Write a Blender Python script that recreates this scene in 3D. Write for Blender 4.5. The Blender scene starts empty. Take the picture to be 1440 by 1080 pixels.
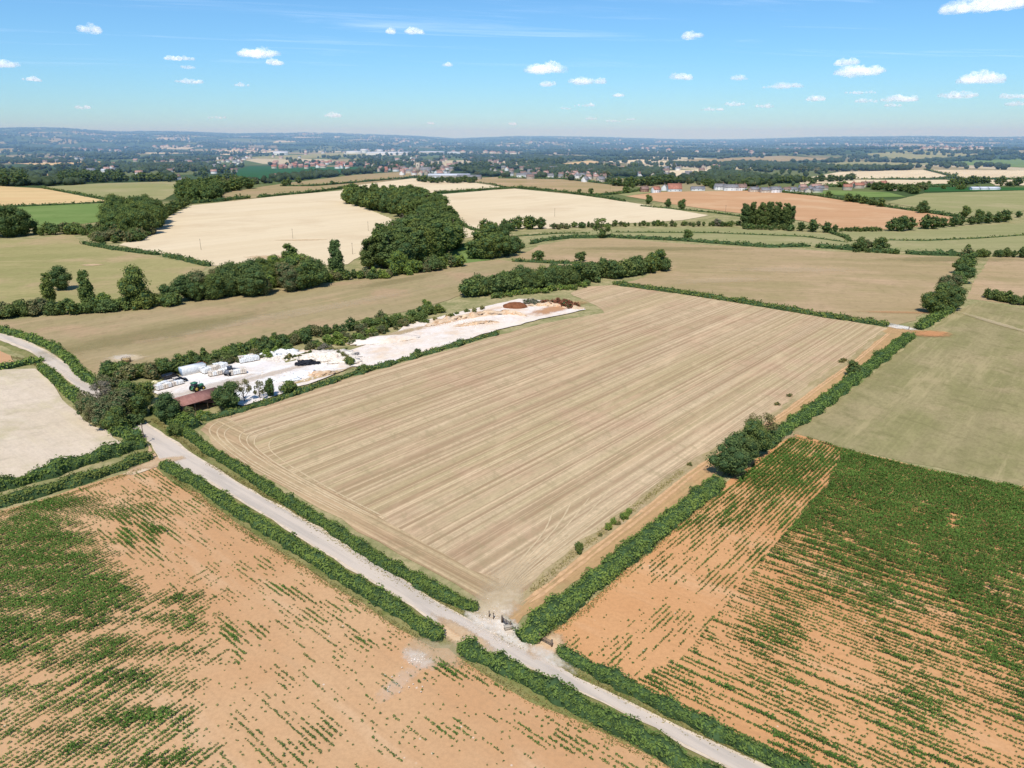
import bpy, math, random
import numpy as np
from mathutils import Vector
from mathutils.geometry import tessellate_polygon
rng = np.random.default_rng(7); random.seed(7)
R = math.radians
sc = bpy.context.scene
COL = sc.collection
HC = 80.0; PITCH = R(19.2); FPX = 1000.0
cp, sp = math.cos(PITCH), math.sin(PITCH)

# ---------------------------------------------------------------- survey helpers: photo pixel -> point of the ground plane
def G(px, py, z=0.0):
    u = (px-720)/FPX; v = (540-py)/FPX
    d = (u, cp+v*sp, -sp+v*cp)
    t = (HC-z)/(-d[2])
    return np.array([d[0]*t, d[1]*t, z])
def PX(P):
    x = P[..., 0]; y = P[..., 1]; z = P[..., 2]-HC
    dep = y*cp - z*sp; up = y*sp + z*cp
    dep = np.maximum(dep, 1e-3)
    return 720+FPX*x/dep, 540-FPX*up/dep
def mpp(px, py):
    g = G(px, py); return (g[1]*cp + HC*sp)/FPX
SUNV = Vector((-0.2*math.cos(R(58)), -0.98*math.cos(R(58)), math.sin(R(58))))

def s2l(c):
    c = c/255.0
    return c/12.92 if c <= .04045 else ((c+.055)/1.055)**2.4
def C(r, g, b, k=1.10):
    return (min(s2l(r)/k, .87), min(s2l(g)*.98/k, .85), min(s2l(b)*.98/k, .83), 1)

# ---------------------------------------------------------------- mesh helpers
def mesh(name, V, faces, mats=(), midx=None, smooth=False):
    """faces: list of index arrays (n,k)"""
    me = bpy.data.meshes.new(name)
    V = np.asarray(V, dtype=np.float32)
    faces = [np.asarray(f, dtype=np.int32) for f in faces if len(f)]
    me.vertices.add(len(V)); me.vertices.foreach_set('co', V.ravel())
    nl = sum(f.size for f in faces); npoly = sum(len(f) for f in faces)
    me.loops.add(nl); me.polygons.add(npoly)
    me.loops.foreach_set('vertex_index', np.concatenate([f.ravel() for f in faces]))
    tot = np.concatenate([np.full(len(f), f.shape[1], np.int32) for f in faces])
    st = np.concatenate([[0], np.cumsum(tot)[:-1]]).astype(np.int32)
    me.polygons.foreach_set('loop_start', st)
    try: me.polygons.foreach_set('loop_total', tot)
    except Exception: pass
    if midx is not None: me.polygons.foreach_set('material_index', np.asarray(midx, np.int32))
    if smooth: me.polygons.foreach_set('use_smooth', np.ones(npoly, bool))
    for m in mats: me.materials.append(m)
    me.update(calc_edges=True); me.validate()
    return me
def link(name, data, parent=None, loc=(0, 0, 0)):
    o = bpy.data.objects.new(name, data); COL.objects.link(o); o.location = loc
    if parent: o.parent = parent
    return o
def tag(o, label=None, cat=None, group=None, kind=None):
    if label: o['label'] = label
    if cat: o['category'] = cat
    if group: o['group'] = group
    if kind: o['kind'] = kind
    return o
_ic = {}
def ico(sub):
    if sub in _ic: return _ic[sub]
    t = (1+5**.5)/2
    V = [(-1, t, 0), (1, t, 0), (-1, -t, 0), (1, -t, 0), (0, -1, t), (0, 1, t), (0, -1, -t), (0, 1, -t), (t, 0, -1), (t, 0, 1), (-t, 0, -1), (-t, 0, 1)]
    F = [(0, 11, 5), (0, 5, 1), (0, 1, 7), (0, 7, 10), (0, 10, 11), (1, 5, 9), (5, 11, 4), (11, 10, 2), (10, 7, 6), (7, 1, 8), (3, 9, 4), (3, 4, 2), (3, 2, 6), (3, 6, 8), (3, 8, 9), (4, 9, 5), (2, 4, 11), (6, 2, 10), (8, 6, 7), (9, 8, 1)]
    V = [np.array(v)/np.linalg.norm(v) for v in V]
    for _ in range(sub):
        c_ = {}; nf = []
        def mid(a, b):
            k = (min(a, b), max(a, b))
            if k not in c_: v = V[a]+V[b]; V.append(v/np.linalg.norm(v)); c_[k] = len(V)-1
            return c_[k]
        for a, b_, c2 in F:
            x, y, z = mid(a, b_), mid(b_, c2), mid(c2, a); nf += [(a, x, z), (b_, y, x), (c2, z, y), (x, y, z)]
        F = nf
    _ic[sub] = (np.array(V), np.array(F)); return _ic[sub]
class MB:
    def __init__(s): s.V = []; s.Q = []; s.T = []; s.n = 0
    def add(s, V, Q=(), T=()):
        V = np.asarray(V, float).reshape(-1, 3)
        s.V.append(V)
        if len(Q): s.Q.append(np.asarray(Q)+s.n)
        if len(T): s.T.append(np.asarray(T)+s.n)
        s.n += len(V)
    def box(s, c, d, rz=0.0, top=1.0):
        x, y, z = np.array(d)/2
        P = np.array([[-x, -y, -z], [x, -y, -z], [x, y, -z], [-x, y, -z], [-x*top, -y*top, z], [x*top, -y*top, z], [x*top, y*top, z], [-x*top, y*top, z]])
        ca, sa = math.cos(rz), math.sin(rz)
        P = np.stack([P[:, 0]*ca-P[:, 1]*sa, P[:, 0]*sa+P[:, 1]*ca, P[:, 2]], 1)+np.array(c)
        s.add(P, [[0, 3, 2, 1], [4, 5, 6, 7], [0, 1, 5, 4], [1, 2, 6, 5], [2, 3, 7, 6], [3, 0, 4, 7]])
    def tube(s, a, b, ra, rb, n=6, cap=True):
        a = np.array(a, float); b = np.array(b, float); d = b-a; d /= np.linalg.norm(d)+1e-9
        u = np.cross(d, [0, 0, 1.0]) if abs(d[2]) < .9 else np.cross(d, [1.0, 0, 0]); u /= np.linalg.norm(u); w = np.cross(d, u)
        t = np.arange(n)*2*math.pi/n
        ring = np.cos(t)[:, None]*u+np.sin(t)[:, None]*w
        V = np.vstack([a+ring*ra, b+ring*rb, [a], [b]])
        Q = [[i, (i+1) % n, n+(i+1) % n, n+i] for i in range(n)]
        T = [[i, 2*n, (i+1) % n] for i in range(n)]+[[n+i, n+(i+1) % n, 2*n+1] for i in range(n)]
        s.add(V, Q, T if cap else ())
    def build(s, name, mat, parent=None, loc=(0, 0, 0), smooth=False):
        return link(name, s.me(name, mat, smooth), parent, loc)
    def me(s, name, mat, smooth=False):
        f = []
        if s.Q: f.append(np.vstack(s.Q))
        if s.T: f.append(np.vstack(s.T))
        return mesh(name, np.vstack(s.V), f, [mat] if mat else [], smooth=smooth)

def wob(x, y, s, seed=0):
    """cheap smooth 2-D noise in about -1..1"""
    r = np.random.default_rng(1000+seed); o = 0
    for i in range(6):
        a = r.uniform(0, 2*math.pi); f = (2*math.pi/s)*r.uniform(.6, 2.2); p = r.uniform(0, 6.28)
        o = o+np.sin((x*math.cos(a)+y*math.sin(a))*f+p)
    return o/3.0

# ---------------------------------------------------------------- materials
def newmat(name):
    m = bpy.data.materials.new(name); m.use_nodes = True; nt = m.node_tree; nt.nodes.clear()
    out = nt.nodes.new('ShaderNodeOutputMaterial'); b = nt.nodes.new('ShaderNodeBsdfDiffuse')
    nt.links.new(b.outputs[0], out.inputs[0])
    return m, nt, b
class N:
    def __init__(s, nt): s.nt = nt
    def lk(s, a, b): s.nt.links.new(a, b)
    def pos(s): return s.nt.nodes.new('ShaderNodeNewGeometry').outputs['Position']
    def mapd(s, vec, rz=0, scale=(1, 1, 1)):
        # rotate so that local x runs along direction rz, then scale
        n = s.nt.nodes.new('ShaderNodeVectorRotate'); n.rotation_type = 'Z_AXIS'; n.inputs['Angle'].default_value = -rz
        s.lk(vec, n.inputs['Vector'])
        m = s.nt.nodes.new('ShaderNodeVectorMath'); m.operation = 'MULTIPLY'; m.inputs[1].default_value = scale
        s.lk(n.outputs[0], m.inputs[0]); return m.outputs[0]
    def noise(s, vec, scale=1.0, detail=3, rough=.55, dist=0):
        n = s.nt.nodes.new('ShaderNodeTexNoise'); n.inputs['Scale'].default_value = scale; n.inputs['Detail'].default_value = detail
        n.inputs['Roughness'].default_value = rough; n.inputs['Distortion'].default_value = dist
        s.lk(vec, n.inputs['Vector']); return n.outputs[0]
    def step(s, v, a, b, inv=False):
        n = s.nt.nodes.new('ShaderNodeMapRange'); n.inputs[1].default_value = a; n.inputs[2].default_value = b
        n.inputs[3].default_value = 1 if inv else 0; n.inputs[4].default_value = 0 if inv else 1
        n.interpolation_type = 'SMOOTHSTEP'
        s.lk(v, n.inputs[0]); return n.outputs[0]
    def m(s, op, a, b=None, c=None):
        n = s.nt.nodes.new('ShaderNodeMath'); n.operation = op
        for i, x in enumerate((a, b, c)):
            if x is None: continue
            if isinstance(x, (int, float)): n.inputs[i].default_value = x
            else: s.lk(x, n.inputs[i])
        return n.outputs[0]
    def mix(s, f, a, b, mode='MIX'):
        n = s.nt.nodes.new('ShaderNodeMix'); n.data_type = 'RGBA'; n.blend_type = mode
        for i, x in ((0, f), (6, a), (7, b)):
            if isinstance(x, (int, float, tuple)): n.inputs[i].default_value = x
            else: s.lk(x, n.inputs[i])
        return n.outputs[2]
def plain(name, col, var=.25, scale=3.0, rough=None):
    m, nt, b = newmat(name); n = N(nt)
    f = n.noise(n.pos(), scale, 4)
    f = n.step(f, .3, .7)
    lo = tuple(c*(1-var) for c in col[:3])+(1,); hi = tuple(min(1, c*(1+var*.6)) for c in col[:3])+(1,)
    n.lk(n.mix(f, lo, hi), b.inputs[0]); return m
def glossy(name, col, rough=.3, metal=0):
    m = bpy.data.materials.new(name); m.use_nodes = True
    b = m.node_tree.nodes['Principled BSDF']; n = N(m.node_tree)
    f = n.noise(n.pos(), 2.0, 4)
    n.lk(n.mix(f, tuple(c*.8 for c in col[:3])+(1,), col), b.inputs['Base Color'])
    b.inputs['Roughness'].default_value = rough; b.inputs['Metallic'].default_value = metal
    return m
def fieldmat(name, cols, d=0.0, big=60, stripe=None, stripe_amt=.5, fine=.8, grain=.25, stretch=6, dark=None):
    """cols: 3 colours (main, alt, patch). stripe: spacing in m of rows along direction d"""
    m, nt, b = newmat(name); n = N(nt); p = n.pos()
    v = n.mapd(p, d, (1.0/stretch, 1, 1))
    f1 = n.step(n.noise(v, 1.0/big*2.2, 4, .6), .36, .62)
    f2 = n.step(n.noise(p, 1.0/big*1.3, 5, .65), .48, .66)
    c = n.mix(f1, cols[0], cols[1]); c = n.mix(f2, c, cols[2])
    if stripe:
        # rows: high frequency across, very low along
        v2 = n.mapd(p, d, (.008, 1.0/stripe, 1))
        w1 = n.m('ADD', n.m('MULTIPLY', n.step(n.noise(n.mapd(p, d, (.0015, 1.0/stripe, 0)), .30, 3, .6), .36, .64), .36), n.m('MULTIPLY', n.step(n.noise(n.mapd(p, d, (.0025, 1.0/stripe, 0)), 1.25, 2, .6), .44, .58), .75))
        c = n.mix(n.m('MULTIPLY', w1, stripe_amt), c, dark or tuple(x*.55 for x in cols[0][:3])+(1,))
        v3 = n.mapd(p, d, (.002, 1.0/stripe, 0))
        w2 = n.step(n.noise(v3, 2.1, 2, .6), .55, .64)
        c = n.mix(n.m('MULTIPLY', w2, stripe_amt*.8), c, tuple(min(.85, x*1.3) for x in cols[0][:3])+(1,))
    g1 = n.step(n.noise(n.mapd(p, d, (.6, 1, 1)), fine*1.3, 5, .8), .38, .68)
    c = n.mix(n.m('MULTIPLY', g1, grain*1.35), c, tuple(x*.48 for x in cols[0][:3])+(1,))
    g2 = n.noise(n.mapd(p, d+.3, (.35, 1, 1)), .13, 4, .7)
    c = n.mix(n.m('MULTIPLY', n.step(g2, .5, .75), grain), c, tuple(min(.85, x*1.3) for x in cols[0][:3])+(1,))
    if grain > .11:
        g3 = n.noise(n.mapd(p, d+1.2, (.5, 1, 1)), .22, 5, .75); k3 = grain*2.0
        c = n.mix(n.m('MULTIPLY', n.step(g3, .50, .68), k3), c, tuple(x*.66 for x in cols[1][:3])+(1,))
        g4 = n.noise(n.mapd(p, d, (.12, 1, 1)), .10, 5, .75)
        c = n.mix(n.m('MULTIPLY', n.step(g4, .52, .66), k3*.8), c, tuple(min(.85, x*1.22) for x in cols[2][:3])+(1,))
    n.lk(c, b.inputs[0]); return m
def leafmat(name, base, var=.5, warm=.25, scale=.5, patch=0):
    m, nt, b = newmat(name); n = N(nt)
    geo = nt.nodes.new('ShaderNodeNewGeometry'); oi = nt.nodes.new('ShaderNodeObjectInfo')
    f = n.noise(geo.outputs['Position'], scale, 3)
    lo = tuple(c*(1-var) for c in base[:3])+(1,); hi = (base[0]*(1+var*1.0), base[1]*(1+var*.75), base[2]*(1+var*.5), 1)
    k = n.m('ADD', n.m('MULTIPLY', geo.outputs['Random Per Island'], .55), n.m('MULTIPLY', n.step(f, .3, .7), .45))
    c = n.mix(k, lo, hi)
    w = (base[0]*1.7+.01, base[1]*1.15, base[2]*.7, 1)
    c = n.mix(n.m('MULTIPLY', oi.outputs['Random'], warm), c, w)
    if patch:
        f2 = n.noise(geo.outputs['Position'], .13, 3, .6)
        c = n.mix(n.m('MULTIPLY', n.step(f2, .54, .66), patch), c, (base[0]*1.7, base[1]*1.35, base[2]*1.1, 1))
        f3 = n.noise(geo.outputs['Position'], .21, 3, .6)
        c = n.mix(n.m('MULTIPLY', n.step(f3, .56, .68), patch), c, (base[0]*.62, base[1]*.52, base[2]*.8, 1))
    rb_ = n.m('FRACT', n.m('MULTIPLY', oi.outputs['Random'], 7.31)); c = n.mix(n.m('MULTIPLY', rb_, .35), c, tuple(x*.45 for x in base[:3])+(1,))
    n.lk(c, b.inputs[0])
    t = nt.nodes.new('ShaderNodeBsdfTranslucent'); ms = nt.nodes.new('ShaderNodeMixShader'); ms.inputs[0].default_value = .22
    n.lk(c, t.inputs[0]); n.lk(b.outputs[0], ms.inputs[1]); n.lk(t.outputs[0], ms.inputs[2])
    out = [x for x in nt.nodes if x.type == 'OUTPUT_MATERIAL'][0]; n.lk(ms.outputs[0], out.inputs[0])
    return m

LEAF = {
 'dark':  leafmat('leaf_dark', (.138, .205, .076), .45, .4),
 'mid':   leafmat('leaf_mid', (.175, .245, .076), .42, .35),
 'light': leafmat('leaf_light', (.24, .34, .08), .45, .25),
 'olive': leafmat('leaf_olive', (.23, .24, .12), .45, .3),
 'grey':  leafmat('leaf_grey', (.25, .24, .19), .45, .2),
 'russet': leafmat('leaf_russet', (.30, .13, .085), .5, .2),
 'far':   leafmat('leaf_far', (.075, .118, .068), .5, .3, .01),
 'hedge': leafmat('leaf_hedge', (.185, .285, .076), .5, .25, .35, .6),
 'maize': leafmat('leaf_maize', (.108, .205, .046), .5, .1, .12),
 'maize_dry': leafmat('leaf_maize_pale', (.12, .17, .05), .5, .3, .12),
 'verge': leafmat('leaf_verge', (.30, .29, .12), .45, .3, .2),
}
BARK = plain('bark', (.13, .10, .075, 1), .4, 2)
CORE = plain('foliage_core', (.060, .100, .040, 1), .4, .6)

# ---------------------------------------------------------------- world, sun, camera
w = bpy.data.worlds.new("World"); sc.world = w; w.use_nodes = True
nt = w.node_tree; nt.nodes.clear(); n = N(nt)
wo = nt.nodes.new('ShaderNodeOutputWorld'); bg = nt.nodes.new('ShaderNodeBackground'); bg.inputs[1].default_value = .12
sky = nt.nodes.new('ShaderNodeTexSky'); sky.sky_type = 'NISHITA'; sky.sun_disc = False
sky.sun_elevation = R(58); sky.sun_rotation = math.atan2(SUNV.x, SUNV.y)
sky.air_density = 1.0; sky.dust_density = .1; sky.ozone_density = 3.0; sky.altitude = 100
tc = nt.nodes.new('ShaderNodeTexCoord').outputs['Generated']
sxs = nt.nodes.new('ShaderNodeSeparateXYZ'); n.lk(tc, sxs.inputs[0])
tint = n.mix(n.step(sxs.outputs[2], .0, .16), (.56, .84, 1.10, 1), (.60, .93, 1.17, 1))
skyc = n.mix(1.0, sky.outputs[0], tint, 'MULTIPLY')
# clouds: small cumulus, given by azimuth / elevation in degrees
def azel(px, py):
    u = (px-720)/FPX; v = (540-py)/FPX; d = np.array([u, cp+v*sp, -sp+v*cp]); d /= np.linalg.norm(d)
    return math.atan2(d[0], d[1]), math.asin(d[2])
CL = [(768,97,34,13),(826,114,36,9),(771,118,14,7),(362,75,33,10),(386,88,15,6),(124,41,15,8),(583,44,18,7),(549,43,6,7),(973,50,18,8),
      (959,108,16,9),(1382,6,52,13),(1208,100,38,11),(1192,88,18,7),(1100,121,34,6),(1040,110,16,6),(1147,139,16,6),(1076,149,16,5),(1033,146,18,6),
      (1382,111,26,10),(1264,138,26,9),(1218,142,18,5),(1210,130,26,4),(1348,134,24,6),(1428,135,16,6),(1256,148,12,4),(1000,154,22,4),
      (467,162,16,6),(252,82,24,5),(264,94,12,5),(266,115,22,5),(340,119,13,5),(12,91,14,6),(44,111,12,5),(629,91,8,5),(240,162,74,5),(305,165,18,4),
      (822,148,22,4),(796,152,10,4),(870,134,9,4),(832,167,11,4),(605,173,7,4),(720,174,8,4),(862,170,16,3),(888,168,10,3),(1428,146,12,4),(118,151,10,4),
      (1120,98,80,4),(1320,75,120,6),(1390,88,70,4),(900,12,140,8),(600,4,160,6)]
n.lk(skyc, bg.inputs[0]); n.lk(bg.outputs[0], wo.inputs[0])

sl = bpy.data.lights.new('sun', 'SUN'); sl.energy = 4.3; sl.angle = R(.53); sl.color = (1, .965, .905)
so = link('sun', sl); so.rotation_euler = SUNV.to_track_quat('Z', 'Y').to_euler()
cam = bpy.data.cameras.new('camera'); co = link('camera', cam); co.location = (0, 0, HC)
co.rotation_euler = (math.pi/2-PITCH, 0, 0); cam.lens = FPX/1440*36; cam.sensor_width = 36; cam.clip_end = 150000; cam.clip_start = 1
sc.camera = co
sc.render.resolution_x = 1024; sc.render.resolution_y = 768
sc.render.engine = 'CYCLES'
sc.view_settings.view_transform = 'Standard'; sc.view_settings.look = 'None'; sc.view_settings.exposure = 0
sc.cycles.max_bounces = 5; sc.cycles.volume_bounces = 0; sc.cycles.diffuse_bounces = 3; sc.cycles.transparent_max_bounces = 32

# ---------------------------------------------------------------- terrain
SKY = [(-900, 186), (-300, 184), (0, 181), (40, 180), (100, 181), (150, 184), (260, 184), (330, 186), (440, 185), (520, 187), (590, 189), (640, 192), (730, 189), (830, 190), (960, 193), (1040, 193), (1150, 190), (1290, 189), (1380, 190), (1500, 190), (2400, 188)]
def hz(x, y):
    x = np.asarray(x, float); y = np.asarray(y, float)
    d = np.hypot(x, y); yy = np.maximum(y, 1.0)
    pxx = np.clip(720+FPX*x/(yy*cp), -900, 2400)
    row = np.interp(pxx, [a for a, _ in SKY], [b for _, b in SKY])
    ridge = HC+(192-row-3.5)*.001*11000*1.03
    t = np.clip((d-4200)/(11000-4200), 0, 1); t = t*t*(3-2*t)
    t2 = np.clip((d-11000)/3000, 0, 1)
    roll = wob(x, y, 1500, 3)*14*np.clip((d-3500)/2500, 0, 1)*(1-t*.75)
    rightrise = 26*np.exp(-((x-2000)/1000)**2-((y-3300)/700)**2)
    front = np.clip(y/3000, 0, 1)
    return (ridge*t*(1-.6*t2)+roll+rightrise)*front
def hzs(x, y): return float(hz(x, y))
rings = np.concatenate([[0.5], np.linspace(60, 3000, 26)[0:], np.linspace(3150, 12000, 90), [13000, 14000, 16000, 20000]])
NA = 720
ang = np.linspace(0, 2*math.pi, NA, endpoint=False)
Rr, Aa = np.meshgrid(rings, ang, indexing='ij'); Xg = Rr*np.sin(Aa); Yg = Rr*np.cos(Aa)
Zg = hz(Xg, Yg)
V = np.stack([Xg, Yg, Zg], -1).reshape(-1, 3)
i, j = np.meshgrid(np.arange(len(rings)-1), np.arange(NA), indexing='ij'); i = i.ravel(); j = j.ravel(); j2 = (j+1) % NA
Q = np.stack([i*NA+j, (i+1)*NA+j, (i+1)*NA+j2, i*NA+j2], 1)
V[:NA] = V[:NA]*np.array([0, 0, 1])
gm, gnt, gb = newmat('ground_rough_grass_and_far_fields'); n = N(gnt); p = n.pos()
near = n.mix(n.step(n.noise(p, .08, 5, .7), .38, .62), C(150, 146, 98), C(186, 170, 125))
near = n.mix(n.m('MULTIPLY', n.step(n.noise(p, .6, 4, .7), .4, .7), .5), near, C(100, 110, 62))
def vor(vec, s, rnd=1.0):
    v = gnt.nodes.new('ShaderNodeTexVoronoi'); v.inputs['Scale'].default_value = s; v.inputs['Randomness'].default_value = rnd; n.lk(vec, v.inputs['Vector']); return v
wv = n.mapd(p, .35, (1, .55, 0))
vv = vor(wv, 1/260.0, .9)
sp3 = gnt.nodes.new('ShaderNodeSeparateColor'); n.lk(vv.outputs['Color'], sp3.inputs[0])
rmp = gnt.nodes.new('ShaderNodeValToRGB'); rmp.color_ramp.interpolation = 'CONSTANT'
els = [(0, C(72, 90, 58)), (.24, C(120, 126, 82)), (.38, C(78, 96, 60)), (.5, C(172, 156, 118)), (.62, C(104, 118, 72)), (.74, C(214, 196, 160)), (.80, C(76, 92, 58)), (.92, C(150, 138, 102))]
rmp.color_ramp.elements[0].color = els[0][1]; rmp.color_ramp.elements[1].position = els[1][0]; rmp.color_ramp.elements[1].color = els[1][1]
for e in els[2:]:
    x = rmp.color_ramp.elements.new(e[0]); x.color = e[1]
n.lk(sp3.outputs[0], rmp.inputs[0])
far = n.mix(n.m('MULTIPLY', n.noise(p, .02, 4), .3), rmp.outputs[0], C(90, 100, 70))
sxx = gnt.nodes.new('ShaderNodeSeparateXYZ'); n.lk(p, sxx.inputs[0])
n.lk(n.mix(n.step(sxx.outputs[1], 900, 1000), near, far), gb.inputs[0])
ground = link('ground', mesh('ground', V, [Q], [gm], smooth=True)); tag(ground, kind='structure')

# haze: a real thin scattering layer of air over the valley
hm = bpy.data.materials.new('summer_haze'); hm.use_nodes = True; hnt = hm.node_tree; hnt.nodes.clear()
ho = hnt.nodes.new('ShaderNodeOutputMaterial'); vs = hnt.nodes.new('ShaderNodeVolumeScatter')
vs.inputs['Color'].default_value = (.34, .62, 1.0, 1); vs.inputs['Density'].default_value = 2.0e-4; vs.inputs['Anisotropy'].default_value = -.3
hnt.links.new(vs.outputs[0], ho.inputs['Volume'])
b = MB(); b.box((0, 9000, 55), (34000, 15600, 300)); HZ = b.build('haze', hm); tag(HZ, kind='structure')

# ---------------------------------------------------------------- clouds: lumpy mesh puffs with an added faint glow, 5-28 km off
cm = bpy.data.materials.new('cloud_soft_glow'); cm.use_nodes = True; ct = cm.node_tree; ct.nodes.clear(); n = N(ct)
o_ = ct.nodes.new('ShaderNodeOutputMaterial'); df_ = ct.nodes.new('ShaderNodeBsdfDiffuse'); df_.inputs[0].default_value = (.92, .92, .93, 1)
tl_ = ct.nodes.new('ShaderNodeBsdfTranslucent'); tl_.inputs[0].default_value = (.85, .85, .87, 1)
ms_ = ct.nodes.new('ShaderNodeMixShader'); ms_.inputs[0].default_value = .5; n.lk(df_.outputs[0], ms_.inputs[1]); n.lk(tl_.outputs[0], ms_.inputs[2])
tp_ = ct.nodes.new('ShaderNodeBsdfTransparent'); mx_ = ct.nodes.new('ShaderNodeMixShader')
lw = ct.nodes.new('ShaderNodeLayerWeight'); lw.inputs[0].default_value = .5
fc = n.m('SUBTRACT', 1.0, lw.outputs['Facing']); nzc = n.noise(n.pos(), .0035, 3, .55)
al = n.m('MULTIPLY', n.step(n.m('ADD', fc, n.m('MULTIPLY', n.m('SUBTRACT', nzc, .5), 1.6)), .12, 1.55), .60)
n.lk(al, mx_.inputs[0]); em_ = ct.nodes.new('ShaderNodeEmission'); em_.inputs[0].default_value = (.95, .95, 1, 1); em_.inputs[1].default_value = .40; as_ = ct.nodes.new('ShaderNodeAddShader'); n.lk(ms_.outputs[0], as_.inputs[0]); n.lk(em_.outputs[0], as_.inputs[1])  # emission added to whiten shaded cloud bases, standing in for scattered sunlight
n.lk(tp_.outputs[0], mx_.inputs[1]); n.lk(as_.outputs[0], mx_.inputs[2]); n.lk(mx_.outputs[0], o_.inputs[0])
cm2 = cm
def make_clouds():
    for i, (cx, cy, rx, ry) in enumerate(CL):
        thin = rx > 60
        if thin: continue
        a0, e0 = azel(cx, cy); dist = min(26000, 1500/max(math.tan(e0), .02)); z = HC+dist*math.tan(e0)
        sc_ = dist/math.cos(a0)/FPX*1.0; W_ = rx*sc_*.88; H_ = ry*sc_*.85; V = []; T = []; nv = 0; iv, it = ico(3); r_ = np.random.default_rng(500+i)
        for k in range(max(4, int(rx/(3.2 if not thin else 8)))):
            nk = max(4, int(rx/(3.2 if not thin else 8))); t = -.85+1.7*(k+r_.uniform(.3, .7))/nk; s_ = (1-abs(t)**1.5*.6)*H_*r_.uniform(.45, 1.0)
            P = iv*(1+.16*wob(iv[:, 0]*3+k, iv[:, 1]*3+iv[:, 2]*3, 2.4, i*20+k)[:, None])
            P = P*np.array([s_*r_.uniform(1.0, 1.8), s_*1.3, s_*1.15]) if not thin else P*np.array([W_*.28, s_*2, s_*.5]); P[:, 2] = np.where(P[:, 2] < 0, P[:, 2]*.35, P[:, 2])
            P = P+np.array([t*W_*.85, r_.uniform(-.3, .3)*W_*.5, -H_*.35+r_.uniform(0, .25)*H_]); V.append(P); T.append(it+nv); nv += len(iv)
        o = link('cloud', mesh('cloud', np.vstack(V), [np.vstack(T)], [cm2 if thin else cm], smooth=True), loc=(dist*math.sin(a0), dist*math.cos(a0), z)); o.rotation_euler = (0, 0, -a0)
        big = {(768, 97): 'largest puffy white cloud right of the middle of the sky', (826, 114): 'flat long white cloud right of the largest puffy one', (362, 75): 'wide white cloud high in the left of the sky', (1382, 6): 'white cloud cut by the top edge at the upper right', (1208, 100): 'broad grey based cloud in the right of the sky', (583, 44): 'small white cloud high near the middle top', (973, 50): 'small white cloud alone high right of the middle', (124, 41): 'small white cloud alone high at the left', (959, 108): 'small round white cloud between the two large groups', (467, 162): 'small white cloud low over the left middle hills', (1382, 111): 'flat white cloud near the right edge', (240, 162): 'long thin cloud low over the left hills'}
        if (cx, cy) in big: tag(o, big[(cx, cy)], 'cloud')
        else: tag(o, 'little scattered fair weather cloud in the blue sky', 'cloud', 'little fair weather clouds')
    
# ---------------------------------------------------------------- fields
def densify(pts, step=12):
    out = []
    for k in range(len(pts)):
        a = pts[k]; c = pts[(k+1) % len(pts)]; L = np.linalg.norm(c-a); m = max(1, int(min(40, L/step)))
        for q in range(m): out.append(a+(c-a)*q/m)
    return out
zc = [0.02]
def sheet(name, px, mat, z=None, jit=.8, step=6):
    W = [G(*q)[:2] for q in px]
    P = densify(W, step)
    if z is None: zc[0] += .012; z = zc[0]
    P = [np.array([q[0]+wob(q[0], q[1], 9, 5)*jit, q[1]+wob(q[0], q[1], 9, 6)*jit]) for q in P]
    V3 = [Vector((q[0], q[1], 0)) for q in P]
    T = tessellate_polygon([V3])
    V = np.array([[q[0], q[1], z+hzs(q[0], q[1])] for q in P])
    T = np.array([t for t in T])
    e1 = V[T[:, 1]]-V[T[:, 0]]; e2 = V[T[:, 2]]-V[T[:, 0]]
    nz_ = e1[:, 0]*e2[:, 1]-e1[:, 1]*e2[:, 0]
    T[nz_ < 0] = T[nz_ < 0][:, ::-1]
    o = link(name, mesh(name, V, [T], [mat])); tag(o, kind='structure'); return o
def ddir(a, b):
    d = G(*b)-G(*a); return math.atan2(d[1], d[0])
D1 = ddir((640, 607), (1000, 457)); DR = ddir((228, 656), (622, 903)); DT = ddir((738, 900), (1280, 474)); DM = ddir((1120, 612), (1440, 687)); DL = ddir((0, 963), (213, 847))

STUB = fieldmat('stubble_rows', [C(213, 187, 148), C(198, 177, 132), C(208, 175, 139)], D1, 45, 1.7, .68, .9, .25, 10, C(160, 128, 96))
HEAD = fieldmat('stubble_headland', [C(208, 182, 141), C(196, 173, 129), C(200, 168, 130)], DR, 30, 2.0, .6, .9, .3, 8, C(154, 121, 88))
WHEAT = fieldmat('ripe_wheat', [C(236, 214, 176), C(230, 207, 168), C(224, 200, 162)], D1, 140, 6, .10, .25, .06, 8)
WHEATN = fieldmat('ripe_barley', [C(228, 208, 180), C(222, 202, 172), C(206, 190, 152)], DR, 30, 3, .12, .9, .2, 2)
GOLD = fieldmat('golden_field', [C(228, 196, 142), C(222, 186, 134), C(214, 184, 130)], .2, 80, 5, .2, .3, .08, 6)
ORANGE = fieldmat('bare_orange_soil_far', [C(212, 166, 124), C(206, 160, 118), C(218, 178, 136)], -.25, 90, 5, .15, .3, .1, 6)
HAY = fieldmat('mown_hay', [C(180, 159, 119), C(168, 152, 108), C(188, 158, 122)], D1, 60, 6, .14, .35, .18, 4)
HAYM = fieldmat('mown_hay_tan', [C(188, 162, 122), C(170, 152, 108), C(198, 168, 131)], -.15, 110, 7, .14, .35, .16, 3)
PAST = fieldmat('dry_pasture', [C(160, 153, 100), C(174, 162, 110), C(188, 164, 122)], .1, 80, None, 0, .35, .2, 3)
SAGE = fieldmat('pale_pasture', [C(166, 160, 112), C(156, 154, 104), C(178, 166, 122)], .05, 120, 9, .12, .3, .12, 4)
RGRASS = fieldmat('dry_grass', [C(170, 156, 112), C(154, 146, 98), C(178, 160, 118)], DT, 35, 5, .2, .6, .28, 2)
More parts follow.
